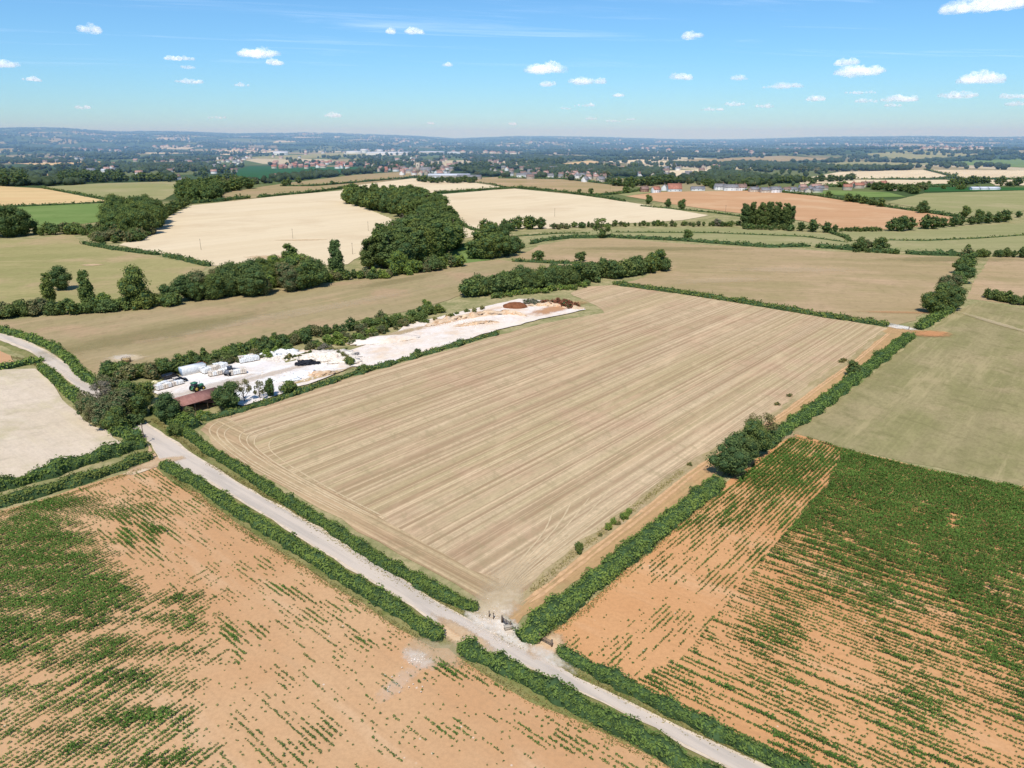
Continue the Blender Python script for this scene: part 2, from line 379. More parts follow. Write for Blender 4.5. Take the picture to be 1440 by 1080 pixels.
GREEN = fieldmat('green_grass', [C(120, 142, 80), C(132, 150, 88), C(112, 134, 74)], .1, 80, None, 0, .3, .15, 3)
DGREEN = fieldmat('dark_crop', [C(58, 100, 60), C(64, 106, 62), C(60, 98, 58)], .1, 90, None, 0, .3, .12, 3)
VERGE = fieldmat('verge', [C(136, 136, 84), C(160, 150, 100), C(108, 120, 62)], DR, 10, None, 0, .9, .35, 2)
TRACK = fieldmat('dirt_track', [C(208, 166, 118), C(196, 158, 112), C(184, 160, 112)], DT, 25, 1.1, .28, 1.2, .25, 12, C(168, 146, 92))
DIRT = fieldmat('trodden_dirt', [C(220, 190, 152), C(206, 168, 128), C(232, 210, 178)], 0, 12, None, 0, 1.2, .25, 1)
CHALK = fieldmat('crushed_limestone', [C(250, 236, 220), C(246, 228, 206), C(240, 214, 184)], D1, 18, None, 0, .9, .22, 2)
YARD = fieldmat('white_stone_yard', [C(254, 246, 236), C(244, 232, 220), C(236, 220, 200)], D1, 14, None, 0, .9, .2, 3)
def soilmat(name, c1, c2, c3, d):
    m, nt, b = newmat(name); n = N(nt); p = n.pos()
    c = n.mix(n.step(n.noise(p, .02, 4, .6), .38, .62), c1, c2)
    c = n.mix(n.step(n.noise(n.mapd(p, d, (.15, 1, 1)), .12, 4, .65), .5, .72), c, c3)
    rows = n.step(n.noise(n.mapd(p, d, (.02, 1, 1)), .9, 2), .5, .75)
    c = n.mix(n.m('MULTIPLY', rows, .30), c, tuple(x*.72 for x in c1[:3])+(1,))
    cl = n.step(n.noise(p, 1.4, 4, .75), .35, .7); c = n.mix(n.m('MULTIPLY', cl, .36), c, tuple(x*.6 for x in c1[:3])+(1,))
    v = nt.nodes.new('ShaderNodeTexVoronoi'); v.inputs['Scale'].default_value = .55; n.lk(p, v.inputs['Vector'])
    sepc = nt.nodes.new('ShaderNodeSeparateColor'); n.lk(v.outputs['Color'], sepc.inputs[0])
    st = n.m('MULTIPLY', n.step(v.outputs['Distance'], .07, .12, True), n.step(sepc.outputs[0], .86, .9))
    c = n.mix(n.m('MULTIPLY', st, .55), c, C(240, 225, 205))
    n.lk(c, b.inputs[0]); return m
SOILL = soilmat('sandy_soil', C(216, 173, 127), C(209, 160, 113), C(221, 182, 139), DR)
SOILR = soilmat('orange_soil', C(220, 166, 114), C(212, 154, 102), C(226, 178, 130), DM)

sheet('left_maize_field', [(-60, 735), (0, 718), (60, 703), (120, 683), (175, 665), (215, 653), (232, 668), (280, 697), (333, 735), (400, 778), (480, 830), (550, 878), (610, 913), (632, 910), (640, 925), (690, 953), (750, 986), (800, 1010), (880, 1047), (960, 1090), (1010, 1130), (980, 1300), (-300, 1300), (-300, 800)], SOILL)
sheet('right_maize_field', [(778, 902), (775, 898), (823, 852), (886, 795), (949, 742), (1012, 688), (1060, 648), (1105, 615), (1120, 611), (1200, 635), (1300, 660), (1440, 686), (1700, 740), (2100, 900), (1900, 1400), (1250, 1250), (1165, 1090), (1060, 1040), (959, 1000), (862, 950), (803, 912)], SOILR)
sheet('right_grass_field', [(1112, 607), (1167, 572), (1213, 536), (1253, 503), (1287, 478), (1305, 465), (1340, 440), (1375, 424), (1440, 434), (1800, 480), (1800, 755), (1440, 684), (1200, 633)], RGRASS)
sheet('upper_right_field', [(1392, 362), (1440, 361), (1700, 366), (1700, 450), (1440, 430), (1358, 420), (1374, 390)], HAYM)
sheet('stubble_field', [(684, 850), (640, 822), (560, 778), (480, 732), (400, 687), (333, 650), (300, 628), (280, 606), (290, 594), (320, 583), (370, 572), (430, 553), (500, 529), (560, 513), (640, 490), (700, 472), (760, 456), (800, 448), (850, 440), (838, 430), (800, 412), (830, 403), (870, 401), (960, 413), (1050, 428), (1150, 445), (1250, 461), (1193, 507), (1143, 540), (1093, 577), (1043, 607), (960, 657), (886, 717), (818, 766), (740, 832), (712, 852)], STUB)
sheet('stubble_headland', [(684, 850), (640, 822), (560, 778), (480, 732), (400, 687), (333, 650), (300, 628), (280, 606), (290, 594), (320, 585), (338, 600), (352, 620), (380, 645), (440, 680), (520, 722), (600, 765), (665, 802), (700, 815), (706, 850)], HEAD)
sheet('track', [(706, 862), (712, 850), (740, 828), (818, 762), (886, 713), (960, 653), (1043, 604), (1093, 574), (1143, 538), (1193, 504), (1250, 459), (1280, 464), (1240, 494), (1200, 526), (1147, 566), (1083, 606), (1012, 668), (934, 730), (837, 800), (740, 866), (722, 880)], TRACK)
def ribbon(name, lines, wd, mat, z):
    b = MB()
    for pts in lines:
        P = np.array([G(*q)[:2] for q in pts]); seg = np.linalg.norm(np.diff(P, axis=0), axis=1); cum = np.concatenate([[0], np.cumsum(seg)]); t = np.arange(0, cum[-1], 1.5)
        # smooth the polyline by averaging
        x = np.interp(t, cum, P[:, 0]); y = np.interp(t, cum, P[:, 1]); k_ = np.ones(9)/9
        if len(x) > 20:
            x = np.convolve(np.pad(x, 4, 'edge'), k_, 'valid'); y = np.convolve(np.pad(y, 4, 'edge'), k_, 'valid')
        dx = np.gradient(x); dy = np.gradient(y); l = np.hypot(dx, dy)+1e-9; w2 = wd*(.35+.4*np.abs(wob(x, y, 6, 61)))*np.clip(np.minimum(np.arange(len(x)), np.arange(len(x))[::-1])/4, .05, 1)
        A = np.stack([x-dy/l*w2, y+dx/l*w2, 0*x+z], 1); B_ = np.stack([x+dy/l*w2, y-dx/l*w2, 0*x+z], 1); m_ = len(x)
        b.add(np.vstack([A, B_]), [[i, m_+i, m_+i+1, i+1] for i in range(m_-1)])
    tag(b.build(name, mat), kind='structure')
PALEM = plain('pale_straw_line', C(214, 190, 150), .12, .6)
WM = []
for k in range(9):
    f = k*.115
    def L(a, c_): return (a[0]+(c_[0]-a[0])*f, a[1]+(c_[1]-a[1])*f)
    WM.append([L((330, 585), (450, 610)), L((296, 596), (400, 612)), L((290, 606), (378, 626)), L((312, 628), (400, 648)), L((345, 652), (440, 672)), L((410, 687), (500, 705)), L((490, 728), (560, 735))])
for k in range(7):
    f = k/6
    WM.append([(520+f*30, 752-f*40), (590+f*14, 790-f*34), (650+f*8, 815-f*22), (682-f*4, 832), (692, 846)])
    WM.append([(940-f*160, 668+f*40), (860-f*90, 725+f*20), (770-f*40, 790), (722-f*20, 826), (700, 848)])
ribbon('turning_marks', WM[::2]+WM[1:9:4], .30, PALEM, .15)
TRM = [[(713+o, 858), (745+o*1.0, 838), (823+o, 776), (891+o, 724), (965+o*.9, 664), (1046+o*.7, 612), (1097+o*.6, 581), (1147+o*.5, 544), (1197+o*.4, 510), (1250+o*.3, 466)] for o in (6, 17)]
ribbon('track_wheel_ruts', TRM, .6, plain('bare_rut', C(216, 174, 128), .15, .8), .16)
VERG2 = fieldmat('track_rough_edge', [C(190, 168, 124), C(176, 158, 112), C(196, 172, 134)], DT, 8, 1.0, .35, 1.0, .3, 6, C(140, 126, 84))
sheet('track_edge_strip', [(722, 842), (740, 828), (818, 762), (886, 713), (960, 653), (1043, 604), (1093, 574), (1143, 538), (1193, 504), (1240, 466), (1246, 468), (1197, 511), (1147, 545), (1097, 583), (1050, 612), (968, 665), (895, 725), (828, 774), (748, 842), (732, 854)], VERG2)
sheet('upper_hay_field', [(880, 397), (960, 409), (1050, 423), (1150, 440), (1262, 457), (1285, 450), (1320, 425), (1345, 380), (1358, 363), (1280, 359), (1100, 350), (960, 343), (860, 335), (800, 337), (760, 345), (722, 362), (735, 364), (800, 369), (860, 373), (935, 366), (940, 372), (900, 392)], HAYM)
sheet('strip_pasture', [(700, 345), (760, 331), (860, 322), (1000, 320), (1100, 325), (1180, 331), (1195, 346), (1100, 347), (960, 339), (860, 332), (790, 335), (735, 350), (700, 362)], SAGE)
sheet('right_pasture', [(1180, 326), (1260, 325), (1340, 319), (1440, 314), (1700, 306), (1700, 360), (1440, 357), (1350, 357), (1250, 353), (1195, 345)], SAGE)
sheet('long_hay_field', [(-150, 464), (0, 451), (120, 441), (250, 428), (330, 414), (450, 401), (560, 385), (640, 370), (700, 366), (780, 372), (870, 371), (850, 380), (720, 386), (670, 402), (650, 415), (600, 432), (500, 452), (420, 477), (370, 492), (300, 502), (200, 517), (140, 532), (115, 515), (95, 495), (60, 478), (0, 459), (-150, 470)], HAY)
sheet('left_pasture', [(-200, 345), (0, 338), (60, 335), (100, 329), (120, 345), (200, 358), (292, 375), (275, 388), (240, 408), (150, 432), (0, 442), (-200, 455)], PAST)
sheet('stream_meadow', [(600, 380), (640, 350), (700, 333), (735, 338), (700, 352), (690, 366), (640, 372)], GREEN)
sheet('left_green_field', [(-200, 300), (0, 293), (30, 290), (150, 286), (156, 310), (110, 316), (60, 320), (0, 320), (-200, 330)], GREEN)
sheet('left_golden_field', [(-200, 262), (0, 262), (60, 265), (152, 283), (100, 287), (0, 291), (-200, 300)], GOLD)
sheet('left_sage_field', [(60, 263), (140, 258), (250, 255), (262, 262), (230, 281), (155, 280)], SAGE)
sheet('left_hay_patch', [(-100, 250), (0, 247), (80, 244), (90, 252), (40, 258), (0, 262), (-100, 262)], HAY)
sheet('left_wheat_field', [(168, 345), (188, 335), (225, 318), (240, 303), (270, 289), (400, 275), (480, 268), (486, 262), (495, 285), (560, 312), (545, 335), (520, 350), (490, 372), (430, 374), (380, 374), (300, 374), (250, 362)], WHEAT)
sheet('middle_wheat_field', [(615, 274), (720, 265), (830, 276), (900, 287), (997, 303), (960, 310), (850, 316), (780, 322), (690, 320), (665, 333), (640, 338), (625, 300)], WHEAT)
sheet('upper_wheat_field', [(487, 262), (580, 251), (640, 253), (705, 263), (610, 271), (560, 275)], WHEAT)
sheet('village_hay_field', [(630, 252), (700, 249), (790, 251), (880, 261), (882, 267), (850, 272), (800, 273), (730, 264), (680, 259)], HAYM)
sheet('mixed_hay_field', [(300, 281), (315, 271), (400, 258), (500, 246), (590, 240), (592, 248), (500, 261), (400, 273), (330, 283)], HAY)
sheet('dark_crop_field', [(325, 243), (350, 234), (500, 235), (520, 240), (430, 248), (350, 254)], DGREEN)
sheet('right_orange_field', [(880, 276), (930, 270), (1080, 268), (1150, 276), (1250, 291), (1347, 307), (1330, 316), (1240, 323), (1170, 322), (1130, 311), (1000, 295), (950, 288)], ORANGE)
sheet('village_edge_meadow', [(862, 272), (905, 266), (925, 270), (880, 276)], SAGE)
sheet('right_hay_field', [(1245, 285), (1300, 272), (1440, 268), (1700, 266), (1700, 304), (1440, 297), (1400, 306), (1350, 303)], SAGE)
sheet('right_wheat_field', [(1125, 252), (1180, 242), (1300, 239), (1345, 246), (1300, 252), (1125, 259)], WHEAT)
sheet('far_right_wheat_field', [(1310, 239), (1440, 240), (1700, 240), (1700, 251), (1440, 251), (1350, 250)], WHEAT)
sheet('lower_right_wheat_field', [(1130, 261), (1200, 254), (1330, 253), (1365, 258), (1340, 262), (1200, 262)], WHEAT)
sheet('lower_right_wheat_patch', [(1385, 253), (1700, 253), (1700, 261), (1400, 261)], WHEAT)
sheet('village_green_field', [(1130, 271), (1170, 268), (1250, 271), (1275, 277), (1220, 278)], GREEN)
sheet('far_crop_field', [(1300, 264), (1370, 263), (1440, 264), (1440, 268), (1300, 270)], DGREEN)
sheet('far_wheat_patch', [(925, 241), (1007, 237), (995, 247), (940, 250)], WHEAT)
sheet('village_wheat_patch', [(765, 233), (830, 226), (845, 228), (800, 236)], GOLD)
sheet('church_wheat_patch', [(640, 231), (690, 233), (680, 237), (645, 236)], GOLD)
sheet('roadside_plot', [(-60, 500), (0, 494), (27, 512), (0, 518), (-60, 526)], ORANGE)
sheet('left_barley_field', [(-200, 528), (0, 522), (50, 520), (60, 529), (105, 580), (130, 602), (150, 607), (170, 626), (130, 640), (60, 664), (0, 684), (-200, 745)], WHEATN)
for nm, pts, mt in [('far_field', [(1120, 232), (1200, 228), (1330, 231), (1200, 236)], SAGE), ('far_field', [(1210, 222), (1300, 219), (1380, 223), (1280, 227)], SAGE), ('far_field', [(1290, 230), (1440, 226), (1600, 230), (1440, 236)], GREEN),
                    ('far_field', [(330, 222), (480, 215), (560, 217), (400, 224)], SAGE), ('far_field', [(0, 228), (90, 225), (170, 229), (60, 233)], GOLD), ('far_field', [(960, 225), (1100, 222), (1180, 226), (1000, 230)], HAY),
                    ('far_field', [(1180, 212), (1300, 209), (1420, 212), (1260, 216)], HAYM), ('far_field', [(260, 215), (330, 211), (400, 213), (320, 218)], WHEAT), ('far_field', [(840, 228), (900, 225), (960, 228), (900, 231)], WHEAT)]:
    sheet(nm, pts, mt, step=60)

# verges, road, gateways
sheet('verge', [(-60, 468), (0, 462), (45, 474), (75, 486), (105, 505), (135, 540), (200, 575), (260, 605), (300, 635), (350, 668), (400, 700), (482, 752), (585, 815), (640, 845), (690, 868), (700, 880), (730, 895), (765, 912), (800, 905), (862, 945), (959, 995), (1060, 1035), (1165, 1085), (1260, 1140), (1060, 1180), (960, 1094), (880, 1050), (800, 1014), (690, 957), (640, 930), (625, 918), (540, 872), (480, 834), (400, 782), (333, 738), (280, 700), (225, 667), (200, 640), (170, 615), (130, 590), (95, 560), (60, 525), (30, 500), (0, 486), (-60, 488)], VERGE, z=.012)
ru = [(-80, 462), (0, 470), (25, 476), (57, 492), (82, 506), (105, 520), (122, 537), (160, 566), (195, 591), (225, 610), (250, 627), (287, 651), (333, 680), (400, 718), (480, 763), (567, 817), (613, 848), (653, 870), (690, 892), (717, 905), (747, 918), (777, 933), (813, 955), (880, 989), (949, 1023), (1075, 1081), (1200, 1145)]
rl = [(1140, 1145), (1032, 1082), (959, 1045), (886, 1006), (813, 971), (750, 940), (700, 921), (653, 902), (627, 886), (600, 866), (560, 838), (510, 808), (430, 761), (400, 740), (333, 700), (300, 680), (262, 660), (225, 645), (211, 622), (184, 600), (145, 573), (115, 551), (92, 530), (67, 512), (42, 492), (0, 476), (-80, 468)]
m_, nt_, b_ = newmat('worn_pale_asphalt'); n = N(nt_); p = n.pos()
c = n.mix(n.step(n.noise(n.mapd(p, DR, (.06, 1, 1)), .55, 4, .6), .42, .62), C(216, 200, 180), C(198, 185, 168))
c = n.mix(n.m('MULTIPLY', n.step(n.noise(p, .15, 4, .6), .45, .7), .3), c, C(222, 206, 184))
c = n.mix(n.m('MULTIPLY', n.step(n.noise(p, 2.2, 4, .7), .4, .7), .12), c, C(182, 176, 170))
n.lk(c, b_.inputs[0]); ROADM = m_
EDGEM = plain('dusty_verge_gravel', C(226, 206, 178), .18, .8)
def shrink(pts, dy): return [(a, b+dy) for a, b in pts]
sheet('road_edge_gravel', shrink(ru, -3.0)+shrink(rl, 3.0), EDGEM, z=.17, jit=.35, step=4)
sheet('road', ru+rl, ROADM, z=.19, jit=.12, step=4)
sheet('lane_mouth', [(205, 622), (222, 643), (236, 652), (222, 656), (190, 668), (170, 668), (208, 650), (212, 640)], DIRT, z=.16, jit=.3, step=2)

def soft(px, py, rx, ry, rz, cols, z, amt=1.0, name='worn_ground', grain=.25):
    """a patch of worn or dusty ground with ragged, fading edges; radii in metres"""
    g = G(px, py); m, nt, b = newmat(name); n = N(nt); p = n.pos()
    v = nt.nodes.new('ShaderNodeVectorMath'); v.operation = 'SUBTRACT'; v.inputs[1].default_value = (g[0], g[1], 0); n.lk(p, v.inputs[0])
    q = n.mapd(v.outputs[0], rz, (1/rx, 1/ry, 0)); ln = nt.nodes.new('ShaderNodeVectorMath'); ln.operation = 'LENGTH'; n.lk(q, ln.inputs[0])
    sc_ = 1.6/min(rx, ry); r = n.m('ADD', ln.outputs['Value'], n.m('MULTIPLY', n.m('SUBTRACT', n.noise(p, sc_, 5, .7), .5), 1.3))
    a = n.m('MULTIPLY', n.step(r, .35, 1.0, True), amt)
    c = n.mix(n.step(n.noise(p, .9, 5, .75), .35, .65), cols[0], cols[1]); c = n.mix(n.m('MULTIPLY', n.step(n.noise(p, 2.5, 3, .7), .5, .7), grain), c, tuple(x*.6 for x in cols[0][:3])+(1,))
    n.lk(c, b.inputs[0]); tp = nt.nodes.new('ShaderNodeBsdfTransparent'); mx = nt.nodes.new('ShaderNodeMixShader'); n.lk(a, mx.inputs[0]); n.lk(tp.outputs[0], mx.inputs[1]); n.lk(b.outputs[0], mx.inputs[2])
    out = [x for x in nt.nodes if x.type == 'OUTPUT_MATERIAL'][0]; n.lk(mx.outputs[0], out.inputs[0])
    ca, sa = math.cos(rz), math.sin(rz); V = [(x*ca-y*sa, x*sa+y*ca, 0) for x, y in ((-rx*1.3, -ry*1.3), (rx*1.3, -ry*1.3), (rx*1.3, ry*1.3), (-rx*1.3, ry*1.3))]
    o = link(name, mesh(name, V, [np.array([[0, 1, 2, 3]])], [m]), loc=(g[0], g[1], z+hzs(g[0], g[1]))); tag(o, kind='structure')
W1_ = [C(252, 240, 222), C(240, 222, 196)]; W2_ = [C(226, 196, 156), C(216, 180, 138)]; W3_ = [C(228, 206, 168), C(216, 192, 152)]; W4_ = [C(222, 160, 110), C(212, 150, 102)]
soft(692, 866, 6.2, 3.6, DT, W1_, .232); soft(700, 880, 5.5, 3.2, DR, W1_, .236, .9); soft(676, 872, 5, 2.0, DR, W1_, .240, .7); soft(725, 903, 7, 1.6, DR, W1_, .244, .75)
soft(700, 846, 7.5, 5.5, DT, W3_, .248, .7); soft(712, 812, 9, 5, D1, W3_, .252, .35); soft(770, 908, 4.5, 3.6, DT, W2_, .256); soft(772, 925, 6, 1.8, DR, W1_, .26, .6)
soft(640, 893, 6, 2.6, DR, W2_, .264); soft(612, 918, 7, 4, DR+.4, W3_, .268, .45); soft(588, 928, 4.0, 2.4, DR, W1_, .272, .5); soft(560, 962, 6, 2, 1, W1_, .276, .2); soft(655, 893, 9, 1.4, DR, W2_, .28, .8)
soft(1307, 470, 11, 7, 0, W4_, .43, .8); soft(1266, 461, 9, 4, DM, W1_, .284, .9); soft(178, 505, 9, 7, .2, W3_, .36, .8); soft(172, 503, 5, 4, .2, W1_, .37, .5); soft(130, 373, 9, 5, 0, W2_, .36, .8)
soft(425, 338, 26, 4, .1, W2_, .38, .8); soft(385, 362, 22, 9, 0, W2_, .38, .8); soft(222, 652, 8, 3, .6, W2_, .288, .8); soft(190, 610, 9, 1.6, DR, W2_, .292, .7); soft(104, 530, 16, 1.6, DR, W1_, .296, .5)
soft(1100, 612, 6, 4, .4, W2_, .43, .7); soft(1265, 440, 24, 3, -.1, W4_, .39, .35); soft(1400, 455, 26, 3, DT+.9, W3_, .43, .45)
soft(1120, 380, 50, 12, 0, W3_, .39, .3); soft(1010, 395, 40, 10, .2, W3_, .40, .28); soft(330, 455, 60, 8, D1, W3_, .37, .3); soft(480, 430, 60, 7, D1, W3_, .38, .25); soft(560, 395, 40, 8, D1, [C(160, 150, 104), C(170, 152, 108)], .39, .35)
soft(1335, 365, 60, 14, 0, [C(150, 148, 98), C(160, 152, 104)], .40, .4); soft(925, 350, 90, 12, 0, [C(152, 148, 100), C(164, 152, 106)], .41, .35); soft(220, 470, 70, 14, D1, [C(158, 150, 102), C(168, 152, 108)], .40, .35)
soft(482, 509, 12, 2.4, D1+1.2, [C(196, 166, 124), C(170, 146, 100)], .50, .9); soft(450, 498, 16, 2.6, D1, [C(150, 146, 96), C(180, 160, 118)], .505, .9); soft(445, 532, 16, 2.2, D1, [C(222, 186, 132), C(190, 166, 116)], .51, .8)
soft(785, 434, 26, 7, D1, [C(214, 160, 112), C(200, 150, 110)], .515, .8); soft(560, 470, 22, 3.5, D1, [C(186, 166, 122), C(206, 176, 132)], .52, .7); soft(300, 545, 22, 5, D1, [C(216, 198, 176), C(226, 210, 188)], .525, .5); soft(380, 528, 26, 3, D1, [C(214, 192, 164), C(226, 206, 182)], .53, .5); soft(650, 448, 34, 4, D1, [C(226, 186, 140), C(216, 170, 120)], .535, .55)

# ---------------------------------------------------------------- foliage builders
def leaf_quads(P, Nn, S, asp=.62, jit=.65):
    n_ = len(P); r = rng.normal(size=(n_, 3))
    Nn = Nn+rng.normal(size=(n_, 3))*jit; Nn /= np.linalg.norm(Nn, axis=1)[:, None]+1e-9
    U = np.cross(Nn, r); U /= np.linalg.norm(U, axis=1)[:, None]+1e-9; W_ = np.cross(Nn, U)
    U = U*S[:, None]*.5; W_ = W_*S[:, None]*.5*asp
    k = lambda: (rng.uniform(.55, 1.25, n_))[:, None]
    V = np.stack([P-U*k(), P-W_*k(), P+U*k(), P+W_*k()], 1).reshape(-1, 3)
    return V, np.arange(4*n_).reshape(-1, 4)
def lobes(kind, r):
    L = []
    if kind == 'oak':
        for _ in range(30):
            a = r.uniform(0, 6.28); z = r.uniform(-1, 1); q = math.sqrt(max(0, 1-z*z))*r.uniform(.6, 1.0)
            L.append((math.cos(a)*q*.33, math.sin(a)*q*.33, .50+z*.36, r.uniform(.09, .18)))
        L.append((0, 0, .52, .29))
    elif kind == 'poplar':
        for k in range(44):
            z = .10+.83*(k+.5)/44; a = r.uniform(0, 6.28); q = .09*(1-((z-.5)/.6)**2)+.02
            L.append((math.cos(a)*q, math.sin(a)*q, z, r.uniform(.075, .12)*(1.15-.55*z)))
    elif kind == 'bush':
        for _ in range(14):
            a = r.uniform(0, 6.28); q = r.uniform(0, .42); z = r.uniform(.2, .74)*(1-q*.6)
            L.append((math.cos(a)*q, math.sin(a)*q, z, r.uniform(.16, .28)))
    elif kind == 'sparse':
        for _ in range(16):
            a = r.uniform(0, 6.28); z = r.uniform(-.7, 1); q = math.sqrt(max(0, 1-z*z))
            L.append((math.cos(a)*q*.33, math.sin(a)*q*.33, .6+z*.3, r.uniform(.07, .12)))
    return np.array(L)
LODP = {2: (4200, .048), 1: (1300, .085), 0: (300, .15)}
TPL = {}
def tpl(kind, tint, lod, var):
    key = (kind, tint, lod, var)
    if key in TPL: return TPL[key]
    r = np.random.default_rng(hash((kind, lod*0, var)) % 9999 if False else (len(kind)*97+var*13+ord(kind[0])))
    L = lobes(kind, r); nl, ls = LODP[lod]
    if kind == 'sparse': nl = int(nl*.45)
    if kind == 'bush': ls *= 1.5; nl = int(nl*.9)
    wts = L[:, 3]**2; wts /= wts.sum()
    idx = r.choice(len(L), nl, p=wts)
    d = r.normal(size=(nl, 3)); d[:, 2] = d[:, 2]*.9+.25; d /= np.linalg.norm(d, axis=1)[:, None]
    rad = L[idx, 3]*r.uniform(.74, 1.12, nl)*np.where(r.uniform(0, 1, nl) < .12, 1.18, 1)
    P = L[idx, :3]+d*rad[:, None]
    # keep mostly the outer shell
    if kind != 'sparse':
        dd = np.linalg.norm(P[:, None, :]-L[None, :, :3], axis=2)-L[None, :, 3]*.72
        P = P[(dd.min(1) > -.02)]; d = d[(dd.min(1) > -.02)]
    P[:, 2] = np.maximum(P[:, 2], .02)
    V, Q = leaf_quads(P, d, ls*r.uniform(.7, 1.3, len(P)))
    faces = [Q]; midx = [0]*len(Q)
    Vs = [V]; nv = len(V)
    if kind != 'sparse':
        iv, it = ico(1 if lod else 0)
        Tt = []
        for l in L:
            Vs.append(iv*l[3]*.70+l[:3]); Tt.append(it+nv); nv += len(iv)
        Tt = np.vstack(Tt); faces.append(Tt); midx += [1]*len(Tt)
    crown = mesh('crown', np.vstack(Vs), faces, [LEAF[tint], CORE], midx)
    tr = MB(); th = .5 if kind == 'oak' else .8 if kind == 'poplar' else .3
    rr = .03 if kind != 'bush' else .025
    tr.tube((0, 0, -.02), (0.01, 0, .2), rr, rr*.8, 7); tr.tube((.01, 0, .2), (0, .01, th+.1), rr*.8, rr*.3, 6)
    for k in range(9 if kind == 'sparse' else 5):
        l = L[k]; z0 = r.uniform(.15, .4); tr.tube((0, 0, z0), l[:3], rr*.45, rr*.12, 5)
        if kind == 'sparse':
            for q in range(2): tr.tube(l[:3]*.6+np.array([0, 0, z0*.4]), l[:3]+r.normal(size=3)*.09, rr*.2, rr*.06, 4)
    trunk = tr.me('trunk', BARK)
    TPL[key] = (crown, trunk); return TPL[key]
NAMES = {'oak': 'broadleaf_tree', 'poplar': 'poplar_tree', 'bush': 'bush', 'sparse': 'thin_tree'}
TREEPOS = []
QUEUE = []
def tree(*a, **k):
    if len(a) < 10:
        full = list(a)+[None]*(10-len(a))
    else: full = list(a)
    df = [0, 0, 0, 'oak', 'dark', 1.0, None, None, None, None]
    full = [d if v is None else v for v, d in zip(full, df)]
    if full[8] is not None:
        x, y = full[8]; hp = full[9]/((y*cp+HC*sp)/FPX)
    else: hp = full[2]
    QUEUE.append((hp, full))
def plant_tree(px, py, hpx, kind='oak', tint='dark', wr=1.0, label=None, group=None, world=None, hm=None):
    if world is None: g = G(px, py); x, y = g[0], g[1]; h = hpx*mpp(px, py)*1.0
    else: x, y = world; h = hm; px, py = PX(np.array([x, y, 0.])); hpx = h/((y*cp+HC*sp)/FPX)
    lod = 2 if hpx > 30 else 1 if hpx > 11 else 0
    cr, tk = tpl(kind, tint, lod, random.randrange(3))
    z = hzs(x, y); s = h*random.uniform(.96, 1.04)
    rz = random.uniform(0, 6.28); w_ = wr*random.uniform(.92, 1.08)
    cat = 'bush' if kind == 'bush' else 'tree'
    if hpx > 9:
        e = link(NAMES[kind], None); e.empty_display_size = .5
        e.location = (x, y, z); e.rotation_euler = (0, 0, rz); e.scale = (s*w_, s*w_*random.uniform(.9, 1.1), s)
        link('crown', cr, e)
        link('stem' if kind == 'bush' else 'trunk', tk, e)
    else:
        e = link(NAMES[kind], cr); e.location = (x, y, z); e.rotation_euler = (0, 0, rz); e.scale = (s*w_, s*w_, s)
    tag(e, label or 'tree', cat, group); TREEPOS.append((x, y)); return e
def belt(pts, n_, hr, kinds, tints, spread, label, group, wr=(.9, 1.3)):
    P = np.array([G(*q)[:2] for q in pts]); PXs = np.array(pts, float)
    seg = np.linalg.norm(np.diff(P, axis=0), axis=1); cum = np.concatenate([[0], np.cumsum(seg)])
    for k in range(n_):
        t = (k+random.uniform(.15, .85))/n_*cum[-1]
        x = np.interp(t, cum, P[:, 0]); y = np.interp(t, cum, P[:, 1])
        px = np.interp(t, cum, PXs[:, 0]); py = np.interp(t, cum, PXs[:, 1])+random.uniform(-spread, spread)
        tree(px, py, random.uniform(*hr), random.choice(kinds), random.choice(tints), random.uniform(*wr), label, group)
def inpoly(px, py, poly):
    px = np.asarray(px, float); py = np.asarray(py, float); r = np.zeros(px.shape, bool); q = poly; j = len(q)-1
    for i in range(len(q)):
        xi, yi = q[i]; xj, yj = q[j]
        c_ = ((yi > py) != (yj > py)) & (px < (xj-xi)*(py-yi)/((yj-yi)+1e-12)+xi)
        r ^= c_; j = i
    return r
def wood(poly, spacing, hm, kinds, tints, label, group, wr=(.9, 1.2), cap=400):
    P = np.array([G(*q)[:2] for q in poly]); x0, y0 = P.min(0); x1, y1 = P.max(0); k = 0
    y = y0
    while y < y1:
        x = x0
        while x < x1:
            a = x+random.uniform(-.35, .35)*spacing; c_ = y+random.uniform(-.35, .35)*spacing
            if inpoly(a, c_, [tuple(t) for t in P]) and k < cap:
                tree(0, 0, 0, random.choice(kinds), random.choice(tints), random.uniform(*wr), label, group, (a, c_), random.uniform(*hm)); k += 1
            x += spacing
        y += spacing

